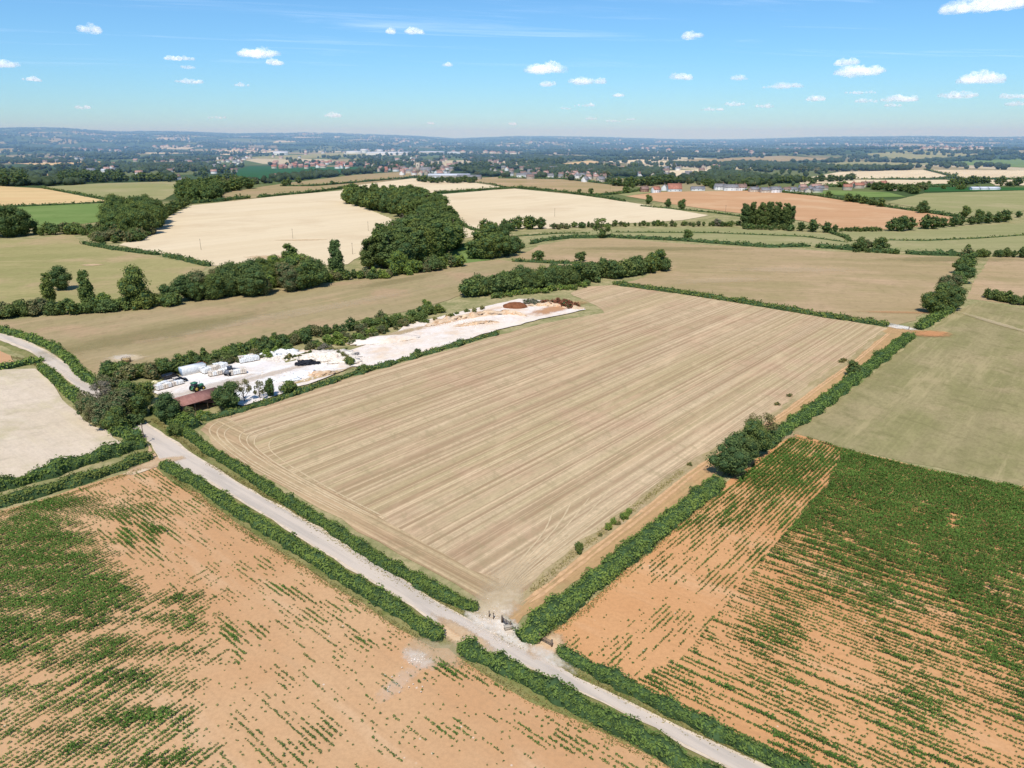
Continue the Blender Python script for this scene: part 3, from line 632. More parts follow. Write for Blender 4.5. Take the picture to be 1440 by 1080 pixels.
def hedge(name, pts, wd, ht, label, tint='hedge', rough=.30, cat='hedge', group=None, mul=1.0):
    P = np.array([G(*q)[:2] for q in pts]); seg = np.linalg.norm(np.diff(P, axis=0), axis=1); cum = np.concatenate([[0], np.cumsum(seg)])
    L = cum[-1]; o0 = P.mean(0); dist = np.hypot(*P[np.argmin(np.hypot(P[:, 0], P[:, 1]))])
    st = max(.9, dist*.006); n_ = max(4, int(L/st)); t = np.linspace(0, L, n_+1)
    def at(t):
        x = np.interp(t, cum, P[:, 0]); y = np.interp(t, cum, P[:, 1])
        e = np.maximum(L*.001, 2.0)
        dx = np.interp(t+e, cum, P[:, 0])-np.interp(t-e, cum, P[:, 0]); dy = np.interp(t+e, cum, P[:, 1])-np.interp(t-e, cum, P[:, 1])
        l = np.hypot(dx, dy)+1e-9; return x, y, dx/l, dy/l
    def prof(t, a, k=1.0):
        """a in 0..pi across the hedge"""
        x, y, dx, dy = at(t)
        endt = np.clip(np.minimum(t, L-t)/1.6, 0, 1); endt = np.sqrt(1-(1-endt)**2)*.9+.1
        m1 = 1+rough*wob(x*1.0+a*1.5, y+a, 5.5, 11)*.6+rough*wob(x+a*2, y, 1.9, 12)*.45; m2 = 1+rough*wob(x+40, y, 14, 13)*.6
        ca = np.cos(a); sa = np.sin(a); e = .62
        off = np.sign(ca)*np.abs(ca)**e*wd*.5*m1*m2*endt*k; hh = np.abs(sa)**e*ht*m1*m2*(.55+.45*endt)*k
        X = x-dy*off; Y = y+dx*off
        Nn = np.stack([-dy*ca, dx*ca, sa+.12+0*x], -1)
        return np.stack([X, Y, hh+hz(X, Y)], -1), Nn
    A = np.linspace(0, math.pi, 9); T, AA = np.meshgrid(t, A, indexing='ij')
    core, _ = prof(T.ravel(), AA.ravel(), .9); m9 = 9
    i, j = np.meshgrid(np.arange(n_), np.arange(m9-1), indexing='ij'); i = i.ravel(); j = j.ravel()
    Qc = np.stack([i*m9+j, i*m9+j+1, (i+1)*m9+j+1, (i+1)*m9+j], 1)
    caps = [np.array([[q*m9+k, q*m9+k+1, q*m9+8-k-1, q*m9+8-k] for k in range(4)]) for q in (0, n_)]
    size = max(.42, dist*.0030); per = wd+ht*2
    nl = int(L*per*2.6/size**2*mul); nl = min(nl, 60000)
    tt = rng.uniform(0, L, nl); u = rng.uniform(0, 1, nl); aa = np.where(u < .5, np.arccos(1-2*rng.uniform(0, 1, nl)), rng.uniform(0, math.pi, nl))
    Pl, Nl = prof(tt, aa, 1.0); Pl = Pl+rng.normal(size=Pl.shape)*size*.22
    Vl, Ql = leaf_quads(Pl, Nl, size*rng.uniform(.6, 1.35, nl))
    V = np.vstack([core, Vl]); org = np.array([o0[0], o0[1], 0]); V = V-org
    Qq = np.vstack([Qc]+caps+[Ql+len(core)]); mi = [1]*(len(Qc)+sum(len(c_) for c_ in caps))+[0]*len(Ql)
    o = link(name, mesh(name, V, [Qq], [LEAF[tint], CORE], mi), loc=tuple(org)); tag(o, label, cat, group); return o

make_clouds()
hc = bpy.data.materials.new('high_cloud'); hc.use_nodes = True; ht_ = hc.node_tree; ht_.nodes.clear(); n = N(ht_)
o_ = ht_.nodes.new('ShaderNodeOutputMaterial'); t1_ = ht_.nodes.new('ShaderNodeBsdfTranslucent'); t1_.inputs[0].default_value = (.9, .92, .95, 1)
t2_ = ht_.nodes.new('ShaderNodeBsdfTransparent'); mx_ = ht_.nodes.new('ShaderNodeMixShader'); p = n.pos()
a1 = n.noise(n.mapd(p, .25, (1/38000.0, 1/9000.0, 0)), 1.6, 6, .62, .6); sy = ht_.nodes.new('ShaderNodeSeparateXYZ'); n.lk(p, sy.inputs[0])
al = n.m('MULTIPLY', n.m('MULTIPLY', n.step(a1, .52, .78), .30), n.m('MULTIPLY', n.step(sy.outputs[1], 22000, 30000), n.step(sy.outputs[1], 60000, 74000, True)))
n.lk(al, mx_.inputs[0]); n.lk(t2_.outputs[0], mx_.inputs[1]); n.lk(t1_.outputs[0], mx_.inputs[2]); n.lk(mx_.outputs[0], o_.inputs[0])
b = MB(); b.add([(-70000, 21000, 6000), (70000, 21000, 6000), (70000, 76000, 6000), (-70000, 76000, 6000)], [[0, 1, 2, 3]]); tag(b.build('high_cloud', hc), 'faint wispy streaks of high cloud across the sky', 'cloud', kind='stuff')
# near hedges
hedge('hedge', [(733, 904), (790, 858), (862, 800), (918, 755), (982, 703), (1012, 680)], 4.7, 2.1, 'wide clipped green hedge between dirt track and orange maize field, nearest the gateway')
hedge('hedge', [(1066, 634), (1095, 612), (1157, 570), (1203, 533), (1262, 487), (1280, 474)], 4.6, 2.2, 'clipped green hedge beyond the dark oaks, along the dry grass field')
hedge('hedge', [(1290, 464), (1310, 452), (1335, 437)], 4.6, 2.4, 'short dark hedge past the white field gateway, below the tall hedge trees')
hedge('hedge', [(215, 578), (255, 605), (295, 637), (348, 669), (388, 698), (430, 723), (482, 757), (535, 792), (585, 820), (635, 846), (672, 861)], 2.5, 1.9, 'long green hedge between the lane and the striped stubble field')
hedge('hedge', [(228, 656), (275, 680), (333, 721), (400, 762), (480, 813), (540, 849), (590, 881), (622, 902)], 2.7, 2.0, 'long green hedge between the lane and the left maize field')
hedge('hedge', [(645, 914), (690, 932), (750, 962), (800, 990), (880, 1031), (940, 1065), (1000, 1098), (1060, 1130)], 2.8, 2.1, 'thick green hedge along the near side of the lane at the bottom edge')
hedge('hedge', [(783, 918), (840, 948), (900, 978), (959, 1010), (1040, 1048), (1110, 1085), (1170, 1115)], 2.3, 1.7, 'green hedge between the lane and the right maize field')
hedge('hedge', [(-80, 712), (0, 688), (50, 676), (100, 658), (150, 643), (195, 629), (205, 626)], 4.0, 2.6, 'bushy bright green hedge below the pale barley field, farther of the side lane pair', rough=.4)
hedge('hedge', [(-80, 737), (0, 711), (50, 698), (100, 683), (150, 667), (185, 655), (215, 644)], 3.2, 2.2, 'dark brownish green hedge above the left maize, nearer of the side lane pair', tint='mid', rough=.35)
hedge('hedge', [(-60, 460), (0, 466), (40, 477), (72, 489), (98, 508), (112, 526), (140, 545)], 3.4, 2.3, 'curving green hedge on the far side of the lane at the left edge')
hedge('hedge', [(58, 518), (80, 537), (100, 556), (118, 574)], 3.4, 2.2, 'short green hedge between the lane bend and the pale barley field')
hedge('hedge', [(-60, 530), (0, 521), (30, 514), (62, 508)], 3.0, 2.0, 'small hedge below the roadside orange plot')
hedge('hedge', [(163, 606), (180, 614), (196, 622)], 4.0, 2.6, 'stub of hedge beside the telegraph pole', rough=.4)
hedge('hedge', [(282, 592), (320, 583), (370, 569), (430, 549), (500, 526), (560, 509), (640, 486), (700, 469)], 3.2, 1.1, 'low rough grassy hedge between quarry and stubble field', tint='mid', rough=.6, mul=.7)
hedge('hedge', [(225, 580), (250, 592), (272, 604)], 5.0, 2.6, 'overgrown scrubby hedge beside the lane below the red roofed shed', rough=.45)
hedge('hedge', [(862, 400), (960, 413), (1050, 427), (1150, 444), (1250, 459)], 4.0, 2.0, 'thin dark hedge along the far end of the striped stubble field', tint='mid')
# mid-distance hedges
MH = [([(118, 343), (160, 351), (226, 359)], 5, 2.2, 'dark hedge below the left wheat field, left of the gap'),
 ([(231, 360), (260, 366), (295, 375)], 5, 2.2, 'dark hedge below the left wheat field, right of the gap'),
 ([(745, 344), (760, 340), (800, 335), (860, 334), (960, 339), (1080, 348), (1140, 347)], 4, 2.4, 'long dark hedge curving above the tan hay field'),
 ([(1147, 348), (1200, 352), (1265, 357)], 5, 3, 'dark hedge passing under the pair of round trees'),
 ([(1273, 357), (1310, 359), (1360, 360)], 4, 3, 'straight dark hedge right of the round tree pair'),
 ([(720, 368), (800, 371), (850, 373)], 3, 1.8, 'thin dark hedge linking two small round trees'),
 ([(0, 292), (90, 288), (150, 285)], 4, 2, 'dark hedge between the golden field and green field'),
 ([(60, 265), (110, 273), (152, 281)], 4, 2, 'thin hedge above the golden field at left'),
 ([(265, 287), (300, 284), (352, 279)], 6, 4, 'dark hedge at the upper left of the big wheat field'),
 ([(362, 278), (430, 272), (490, 264)], 5, 3, 'dark hedge along the top of the big wheat field'),
 ([(395, 262), (440, 262), (480, 259), (560, 252), (590, 249)], 4, 3, 'thin hedge dividing two hay fields before the village'),
 ([(480, 264), (500, 265), (500, 262)], 4, 3, 'short hedge stub at the wood corner'),
 ([(610, 272), (660, 269), (728, 265)], 5, 3, 'dark hedge between two pale wheat fields, left part'),
 ([(728, 264), (800, 272), (850, 279), (880, 284)], 5, 3, 'dark hedge along the top of the middle wheat field'),
 ([(832, 276), (880, 272), (905, 268)], 4, 3, 'hedge running to the village houses from two small trees'),
 ([(640, 312), (665, 324), (690, 327)], 4, 2, 'hedge at the lower corner of the wheat by the wood'),
 ([(900, 290), (1000, 299), (1060, 307)], 4, 1.2, 'low rough hedge beneath three round field trees'),
 ([(1150, 276), (1250, 292), (1350, 306)], 6, 3, 'dark hedge along the top of the far orange field'),
 ([(1020, 267), (1090, 270), (1150, 276)], 5, 3, 'hedge in front of the white houses'),
 ([(1128, 252), (1250, 253), (1330, 252), (1345, 246)], 5, 3, 'dark hedge between two far wheat fields'),
 ([(1345, 252), (1440, 252), (1600, 252)], 5, 3, 'dark hedge in the far wheat at the right edge'),
 ([(1300, 239), (1325, 245), (1350, 252)], 5, 3, 'diagonal hedge between two far wheat fields'),
 ([(1130, 263), (1240, 263), (1340, 263)], 6, 4, 'hedge below the far wheat strip'),
 ([(1160, 325), (1190, 335), (1196, 340)], 4, 2, 'diagonal hedge stub near the small white gateway'),
 ([(1240, 338), (1300, 339), (1370, 336), (1440, 331)], 2, .9, 'faint line of rushes across the right pasture'),
 ([(720, 333), (780, 329), (830, 328)], 2, .9, 'faint dark ditch line in the strip pasture, left'),
 ([(860, 327), (1000, 328), (1130, 333), (1190, 341)], 2, .8, 'faint dark ditch line in the strip pasture, right'),
 ([(640, 350), (655, 346), (662, 344)], 4, 2, 'short hedge beside the stream meadow'),
 ([(345, 256), (430, 250), (520, 242)], 5, 3, 'hedge below the dark green crop field'),
 ([(630, 254), (690, 259), (710, 264)], 3, 1.5, 'thin field edge above the upper wheat field'),
 ([(700, 251), (790, 252), (880, 262)], 5, 3, 'hedge in front of the village houses')]
for k, (pts, w_, h_, lb) in enumerate(MH): hedge('hedge', pts, w_, h_, lb, 'dark', .4, mul=.8)

# verge tufts beside hedges: stuff
def tufts(name, lines, off, dens, size, tint, label):
    Ps = []
    for pts in lines:
        P = np.array([G(*q)[:2] for q in pts]); seg = np.linalg.norm(np.diff(P, axis=0), axis=1); cum = np.concatenate([[0], np.cumsum(seg)]); L = cum[-1]
        n_ = int(L*dens); t = rng.uniform(0, L, n_); x = np.interp(t, cum, P[:, 0]); y = np.interp(t, cum, P[:, 1]); a = rng.normal(size=(n_, 2))*off
        Ps.append(np.stack([x+a[:, 0], y+a[:, 1], rng.uniform(.03, .3, n_)*size*2], 1))
    P = np.vstack(Ps); Nn = np.tile([0, 0, .5], (len(P), 1))
    V, Q = leaf_quads(P, Nn, size*rng.uniform(.5, 1.4, len(P)), .5, .8)
    o = link(name, mesh(name, V, [Q], [LEAF[tint]])); tag(o, label, 'grass', kind='stuff')
tufts('verge_grass', [[(740, 912), (823, 858), (886, 797), (949, 745), (1012, 692)], [(240, 668), (333, 740), (480, 832), (550, 877), (613, 912)], [(645, 930), (690, 952), (750, 985), (880, 1047), (960, 1088)],
       [(290, 652), (348, 682), (430, 733), (533, 803), (633, 858), (676, 868)], [(776, 930), (837, 962), (959, 1023), (1060, 1068)], [(0, 724), (100, 694), (200, 660)], [(215, 590), (255, 620), (290, 645)],
       [(1105, 612), (1203, 637), (1300, 662), (1440, 686)], [(700, 895), (720, 905), (745, 915)], [(745, 835), (818, 770), (886, 720), (960, 662)], [(0, 500), (30, 505), (55, 515)]], .55, 34, .42, 'verge', 'dry grass tufts growing along the hedge bottoms and lane verges')

# ---------------------------------------------------------------- maize
def blob(px, py, cx, cy, rx, ry, a=0.0):
    ca, sa = math.cos(a), math.sin(a); u = ((px-cx)*ca+(py-cy)*sa)/rx; v = (-(px-cx)*sa+(py-cy)*ca)/ry
    return np.clip(1.35-np.hypot(u, v), 0, 1)
def sstep(v, a, b): t = np.clip((v-a)/(b-a), 0, 1); return t*t*(3-2*t)
def streak(x, y, d, sl, sa, seed):
    u = x*math.cos(d)+y*math.sin(d); v = -x*math.sin(d)+y*math.cos(d); return wob(u/sl*sa, v, sa, seed)
def rowpts(poly, d, sp_row, sp_pl):
    P = np.array([G(*q)[:2] for q in poly]); u = P[:, 0]*math.cos(d)+P[:, 1]*math.sin(d); v = -P[:, 0]*math.sin(d)+P[:, 1]*math.cos(d)
    rows = np.arange(v.min(), v.max(), sp_row); us = np.arange(u.min(), u.max(), sp_pl); V_, U_ = np.meshgrid(rows, us, indexing='ij')
    RN = np.zeros(V_.shape)
    for q, wd in ((3.0, .5), (12, .5)):
        k_ = max(2, int(len(us)*sp_pl/q)+2); base = rng.normal(size=(len(rows), k_))
        for r_ in range(len(rows)): RN[r_] += wd*np.interp(np.linspace(0, k_-1, len(us)), np.arange(k_), base[r_])
    RN = RN.ravel(); U_ = U_.ravel()+rng.uniform(-.4, .4, U_.size)*sp_pl; V_ = V_.ravel()+rng.normal(size=V_.size)*.05
    x = U_*math.cos(d)-V_*math.sin(d); y = U_*math.sin(d)+V_*math.cos(d)
    k = inpoly(x, y, [tuple(t) for t in P]); x = x[k]; y = y[k]; RN = RN[k]
    px, py = PX(np.stack([x, y, 0*x], 1)); k = (px > -70) & (px < 1510) & (py < 1130)
    global ROWN
    ROWN = RN[k]; return x[k], y[k], px[k], py[k]
def plants(name, sets, tint, label):
    X, Y, S = [np.concatenate(a) for a in zip(*sets)]; n_ = len(X)
    Vs = []; k = 6
    a0 = rng.uniform(0, 6.28, n_)
    for q in range(k):
        a = a0+q*2*math.pi/k+rng.uniform(-.4, .4, n_); l = S*rng.uniform(.34, .66, n_); w_ = S*.14; zb = S*rng.uniform(.1, .55, n_); zt = zb+S*rng.uniform(.05, .42, n_)
        c_, s_ = np.cos(a), np.sin(a)
        b0 = np.stack([X, Y, zb], 1); tip = np.stack([X+c_*l, Y+s_*l, zt-.12*S], 1); m = np.stack([X+c_*l*.55, Y+s_*l*.55, zt+.08*S], 1); sd = np.stack([-s_*w_, c_*w_, 0*w_], 1)
        Vs.append(np.stack([b0, m-sd, tip, m+sd], 1))
    V = np.concatenate(Vs, 0).reshape(-1, 3); o = link(name, mesh(name, V, [np.arange(len(V)).reshape(-1, 4)], [LEAF[tint]])); tag(o, label, 'maize', kind='stuff'); print(name, n_)
def keep(x, y, dn, smin=.30):
    # rows survive in runs: the run noise ROWN belongs to the last rowpts call
    pr = sstep(dn*1.5-.52+ROWN*.26, -.24, .44)*.95
    pr = np.maximum(pr, np.clip(dn, 0, 1)*.22)
    k = rng.uniform(0, 1, len(x)) < pr; s = (smin+.24*np.clip(dn, 0, 1)+.32*sstep(dn, .62, 1.15))*rng.uniform(.7, 1.3, len(x)); return x[k], y[k], s[k]
# right field: headland beside the track hedge
hp = [(779, 905), (823, 860), (886, 802), (949, 750), (1012, 697), (1060, 655), (1110, 617), (1185, 634), (1163, 683), (1032, 834), (960, 925), (900, 960), (806, 912)]
x, y, px, py = rowpts(hp, DT, .90, .25)
st = streak(x, y, DT, 8, 2.2, 21); bl = wob(x, y, 22, 22)
dn = .26+.62*sstep(py, 840, 660)+.3*blob(px, py, 1090, 650, 60, 45)+st*.25+bl*.22-.25*blob(px, py, 860, 830, 60, 50)
dn = np.where(py > 800, dn*.75+.05, dn)
# two strong rows beside the hedge
s1 = keep(x, y, dn)
mp = [(1120, 612), (1200, 636), (1300, 661), (1440, 687), (1600, 715), (1600, 1200), (1250, 1140), (1165, 1094), (1060, 1046), (959, 1006), (862, 957), (900, 955), (960, 925), (1032, 834), (1163, 683), (1185, 634)]
x, y, px, py = rowpts(mp, DM, .90, .25)
top = py-(612+(px-1120)*.235)
st = streak(x, y, DM, 9, 3.0, 23); bl = wob(x, y, 26, 24); st2 = streak(x, y, DM, 14, 1.4, 25)
dn = 1.6-.0035*top*np.clip(1.55-(px-960)/700, .55, 2)+st*.38+bl*.2+st2*.15
dn -= .9*blob(px, py, 1340, 735, 6, 14)+.35*blob(px, py, 1215, 705, 30, 12)
dn = np.where(top > 200, np.maximum(dn, .58+st*.34+bl*.22), dn)
dn = dn*(1-.6*sstep(px, 1000, 940)*sstep(py, 900, 860))
s2 = keep(x, y, dn)
plants('maize_crop', [s1, s2], 'maize', 'green maize rows thinning to bare orange soil in the right field')
# left field
lp = [(-60, 735), (0, 719), (60, 705), (120, 686), (180, 667), (222, 660), (232, 672), (280, 701), (320, 730), (420, 800), (330, 930), (420, 1000), (460, 1130), (-60, 1130)]
dense = [(-60, 725), (0, 717), (55, 706), (126, 742), (160, 784), (184, 808), (214, 824), (222, 846), (120, 896), (0, 945), (-60, 980)]
x, y, px, py = rowpts(lp, DL, .90, .25)
jx = wob(x, y, 7, 31)*8; jy = wob(x, y, 30, 36)*16; ins = np.mean([inpoly(px+jx+jy+a_, py+jx*.6+jy*.4+b_, dense) for a_, b_ in ((0, 0), (16, 5), (-16, -5), (30, 12), (-26, -10), (8, -16), (-8, 18), (40, 0))], 0)
st = streak(x, y, DL, 9, 2.6, 32); bl = wob(x, y, 20, 33)
band = sstep(py, 715, 700+0*px) # near the hedge
dn = ins*(.98+st*.26+bl*.1)
low = np.clip((py-(915-px*.47))/50, 0, 1)*np.clip((345-px+jx*2)/90, 0, 1)
dn = np.maximum(dn, low*(.68+st*.32+bl*.2))
dn = np.maximum(dn, .75*blob(px, py, 100, 712, 130, 30)*(1+bl*.5))
dn = np.maximum(dn, .22*blob(px, py, 190, 870, 160, 60, -.4)*(1+st))
s3 = keep(x, y, dn)
hp = [(100, 690), (180, 667), (222, 660), (232, 672), (280, 701), (333, 738), (400, 782), (480, 834), (550, 882), (610, 917), (632, 930), (690, 960), (750, 992), (800, 1014), (880, 1051), (960, 1094), (1010, 1130), (300, 1130), (330, 930), (240, 850), (210, 800), (140, 760)]
x, y, px, py = rowpts(hp, DR, .90, .25)
st = streak(x, y, DR, 10, 2.2, 34); bl = wob(x, y, 16, 35)
dn = .22+st*.14+bl*.08
dn += .55*blob(px, py, 195, 745, 45, 40)*(1+st*.6)+.25*blob(px, py, 260, 700, 90, 28, .5)+.9*blob(px, py, 222, 746, 12, 6)
dn += .28*blob(px, py, 430, 850, 110, 16, .56)*(1+st*.8)+.25*blob(px, py, 650, 945, 60, 18, .4)*(1+st)+.2*blob(px, py, 820, 1050, 120, 30, .4)*(1+st)+.14*blob(px, py, 620, 1020, 60, 25)*(1+bl)
dn += .3*blob(px, py, 320, 900, 50, 30)*(1+st)+.12*blob(px, py, 450, 1050, 140, 40)*(1+bl)
s4 = keep(x, y, dn, .32)
plants('maize_crop', [s3, s4], 'maize', 'green maize, dense at the left and scattered over sandy soil')
# loose stones on the soil
def stones(name, areas, mat, label):
    V = []; T = []; nv = 0; iv, it = ico(0)
    for (cx, cy, rx, ry, n_, s) in areas:
        for _ in range(n_):
            sx_, sy_ = cx+random.gauss(0, .5)*rx, cy+random.gauss(0, .5)*ry
            if name == 'quarry_rubble' and not inpoly(np.array([sx_]), np.array([sy_+3.0]), QUARRY)[0]: continue
            g = G(sx_, sy_); q = s*random.uniform(.4, 1.3)
            V.append(iv*np.array([q, q*random.uniform(.6, 1), q*.6])*rng.uniform(.8, 1.2, (12, 1))+np.array([g[0], g[1], .3+q*.1])); T.append(it+nv); nv += 12
    o = link(name, mesh(name, np.vstack(V), [np.vstack(T)], [mat])); tag(o, label, 'stones', kind='stuff')
STONE = plain('limestone_rubble', C(246, 232, 212), .3, 1.2); STONEW = plain('white_cut_stone', C(255, 250, 244), .14, 1.0)
stones('loose_stones', [(586, 927, 16, 9, 50, .10), (575, 960, 30, 20, 24, .10), (690, 868, 20, 14, 120, .10), (735, 905, 25, 12, 60, .12), (690, 895, 40, 16, 60, .12)], STONE, 'pale loose stones scattered at the field gateways')

# ---------------------------------------------------------------- trees
# oaks in the track hedge
tree(1024, 668, 56, 'oak', 'dark', 1.15, 'large dark oak on the track hedge, nearest and roundest of the clump')
tree(1042, 655, 52, 'oak', 'dark', 1.1, 'dark oak behind the largest oak on the track hedge')
tree(1060, 640, 54, 'oak', 'mid', 1.0, 'taller olive green oak at the back of the clump on the track hedge')
tree(1068, 622, 44, 'sparse', 'olive', 1.1, 'thin grey half bare tree rising behind the track hedge oaks')
tree(1198, 529, 24, 'oak', 'dark', 1.0, 'small lone tree standing in the clipped hedge beside the track')
for a in [(1312, 440, 34, 'mid'), (1326, 432, 36, 'mid'), (1340, 436, 34, 'dark'), (1334, 415, 32, 'olive'), (1345, 405, 26, 'mid'), (1354, 398, 28, 'dark'), (1350, 385, 24, 'mid'), (1362, 378, 24, 'mid'), (1360, 368, 20, 'olive'), (1358, 362, 18, 'mid')]:
    tree(a[0], a[1], a[2], 'oak', a[3], 1.15, 'rounded green tree in the tall line above the white field gateway', 'trees in the tall hedge line above the gateway')
belt([(1383, 418), (1410, 424), (1450, 431)], 8, (13, 19), ['oak', 'bush'], ['dark', 'mid'], 1, 'dark rounded bush in the hedge below the upper right field', 'bushes at the right edge hedge')
belt([(1372, 361), (1390, 362)], 3, (10, 14), ['bush'], ['mid', 'dark'], .5, 'small bush beside the upper right field corner', 'small bushes at the field corner')
belt([(1402, 361), (1460, 363)], 6, (10, 16), ['oak', 'bush'], ['dark'], .5, 'dark bush at the right edge beyond the small gap', 'dark bushes at the right edge')
# saplings by track
tree(814, 777, 19, 'bush', 'mid', .7, 'round dark green sapling shrub beside the track, nearest of the saplings')
tree(856, 746, 14, 'bush', 'light', .75, 'bright green sapling shrub in the middle of the track edge'); tree(863, 738, 13, 'bush', 'light', .6, 'slim bright green sapling touching the middle sapling')
tree(877, 731, 14, 'bush', 'light', .75, 'bright green sapling shrub at the far end of the sapling row'); tree(884, 724, 12, 'bush', 'light', .7, 'smallest leafy sapling behind the far sapling shrub')
for q in [(844, 754), (1093, 570), (1110, 558), (970, 655), (1183, 510), (1186, 508), (870, 738)]:
    tree(q[0], q[1], 6, 'bush', 'verge', 1.2, 'small yellowish weed clump on the track edge', 'weed clumps along the track')
# clump over the lane
for k, a in enumerate([(128, 592, 42, 'oak', 'olive'), (142, 575, 44, 'sparse', 'grey'), (150, 602, 44, 'oak', 'olive'), (165, 608, 40, 'oak', 'mid'), (172, 588, 46, 'oak', 'olive'), (185, 578, 44, 'oak', 'mid'), (196, 586, 36, 'oak', 'mid'), (160, 563, 36, 'oak', 'olive'),
          (120, 578, 30, 'sparse', 'olive'), (205, 568, 34, 'oak', 'mid'), (146, 556, 30, 'sparse', 'olive'), (134, 600, 34, 'sparse', 'olive'), (190, 598, 22, 'bush', 'dark'), (180, 560, 30, 'oak', 'olive')]):
    tree(a[0], a[1], a[2], a[3], a[4], 1.1, 'olive green tree in the clump overhanging the lane', 'trees overhanging the lane')
tree(236, 593, 42, 'oak', 'dark', 1.1, 'dark round tree between the lane and the red roofed shed')
tree(258, 600, 22, 'bush', 'light', 1.1, 'yellow green shrub in front of the shed, beside the lane'); tree(246, 612, 20, 'bush', 'mid', 1.1, 'green shrub at the field corner below the shed')
tree(268, 590, 22, 'oak', 'olive', .9, 'small brownish tree against the left end of the red shed')
tree(285, 588, 14, 'bush', 'light', 1.4, 'low bright shrub hiding the near wall of the red shed')
tree(322, 574, 42, 'oak', 'dark', 1.2, 'dense dark green round tree right of the red roofed shed')
tree(344, 566, 34, 'sparse', 'olive', .8, 'thin pale tree just right of the dense dark tree in the yard')
tree(366, 562, 28, 'sparse', 'olive', .9, 'thin pale tree in front of the white yard, second thin tree'); tree(381, 559, 30, 'oak', 'dark', .7, 'small dark tree between the thin yard trees')
tree(408, 554, 22, 'bush', 'mid', 1.1, 'rounded green shrub at the lower edge of the stone yard'); belt([(496, 514), (480, 504), (458, 494)], 15, (9, 14), ['bush'], ['mid', 'olive', 'verge'], 2, 'scrubby bush on the bank dividing the yard from the pit', 'scrub dividing yard and pit')
tree(512, 523, 13, 'bush', 'mid', 1.2, 'small dark bush at the corner between yard and pit')
tree(587, 499, 12, 'bush', 'dark', .8, 'small dark bush on the bank below the pale pit')
# belt north of quarry
belt([(150, 533), (215, 530), (262, 522)], 18, (17, 26), ['bush', 'oak'], ['mid', 'dark', 'mid', 'olive'], 4, 'green bush in the thicket left of the stone yard', 'bushes left of the stone yard')
belt([(262, 512), (330, 505), (400, 490)], 20, (16, 24), ['bush', 'oak'], ['mid', 'dark', 'light'], 4, 'green bush in the thicket behind the stone yard', 'bushes behind the stone yard')
belt([(400, 484), (470, 470), (560, 455), (610, 445)], 28, (12, 20), ['bush', 'bush', 'oak'], ['mid', 'dark', 'mid', 'olive'], 5, 'green bush on the bank behind the pale pit', 'bushes behind the pale pit')
belt([(430, 492), (480, 486), (540, 470)], 14, (9, 15), ['bush'], ['light', 'mid', 'olive'], 5, 'low green shrub on the inner quarry bank', 'shrubs on the inner quarry bank')
tree(371, 497, 26, 'oak', 'dark', 1.1, 'dark round tree standing above the thicket behind the yard'); tree(431, 483, 24, 'oak', 'dark', .9, 'dark tree with pointed crown rising over the quarry bank')
tree(600, 440, 20, 'oak', 'light', 1.0, 'bright green tree in the belt beside the upper pit'); tree(458, 497, 16, 'bush', 'grey', 1.2, 'grey leafed shrub on the inner bank beside rubble heap'); tree(283, 517, 11, 'bush', 'russet', 1.6, 'rust brown dying bush behind the white container')
tree(618, 440, 14, 'bush', 'mid', 1.2, 'small bush right of the bright green tree by the pit')
belt([(505, 478), (560, 462), (620, 450), (680, 435)], 16, (5, 9), ['bush'], ['olive', 'mid', 'verge'], 2, 'low dry scrub on the quarry rim', 'dry scrub on the quarry rim')
belt([(762, 431), (785, 430), (812, 434)], 9, (9, 13), ['bush'], ['russet'], 2, 'low red brown scrub at the far end of the quarry', 'red brown scrub by the quarry end')
belt([(738, 428), (758, 430)], 3, (8, 11), ['bush'], ['grey'], 1, 'grey scrub beside the brown soil heap', 'grey scrub beside the soil heap')
belt([(290, 520), (350, 506), (410, 494)], 12, (10, 16), ['bush'], ['mid', 'olive', 'light'], 3, 'low green bush at the front of the thicket behind the yard', 'low bushes at the thicket front')
belt([(440, 490), (480, 480), (530, 468), (575, 456)], 16, (9, 15), ['bush'], ['mid', 'light', 'mid', 'olive'], 5, 'low green bush on the slope above the pit', 'low bushes on the slope above the pit')
belt([(398, 508), (430, 500), (465, 493)], 9, (5, 9), ['bush'], ['olive', 'verge', 'mid'], 2, 'tiny dry bush on the bank between the yard levels', 'tiny bushes between the yard levels')
# belt B4
belt([(655, 417), (700, 412), (760, 404), (800, 398)], 26, (22, 33), ['oak', 'bush'], ['dark', 'dark', 'mid'], 4, 'dark green tree in the thick belt above the quarry', 'trees in the belt above the quarry')
belt([(800, 400), (840, 394), (880, 388), (935, 378)], 20, (20, 30), ['oak', 'bush'], ['dark', 'mid', 'dark'], 4, 'dark green tree in the belt below the hay field', 'trees in the belt below the hay field')
belt([(690, 420), (740, 413), (800, 408), (828, 402)], 22, (7, 11), ['bush'], ['light', 'mid'], 2, 'low bright green scrub along the quarry belt', 'bright scrub along the quarry belt')
tree(816, 392, 26, 'oak', 'olive', 1.0, 'paler olive tree standing out in the middle of the belt')
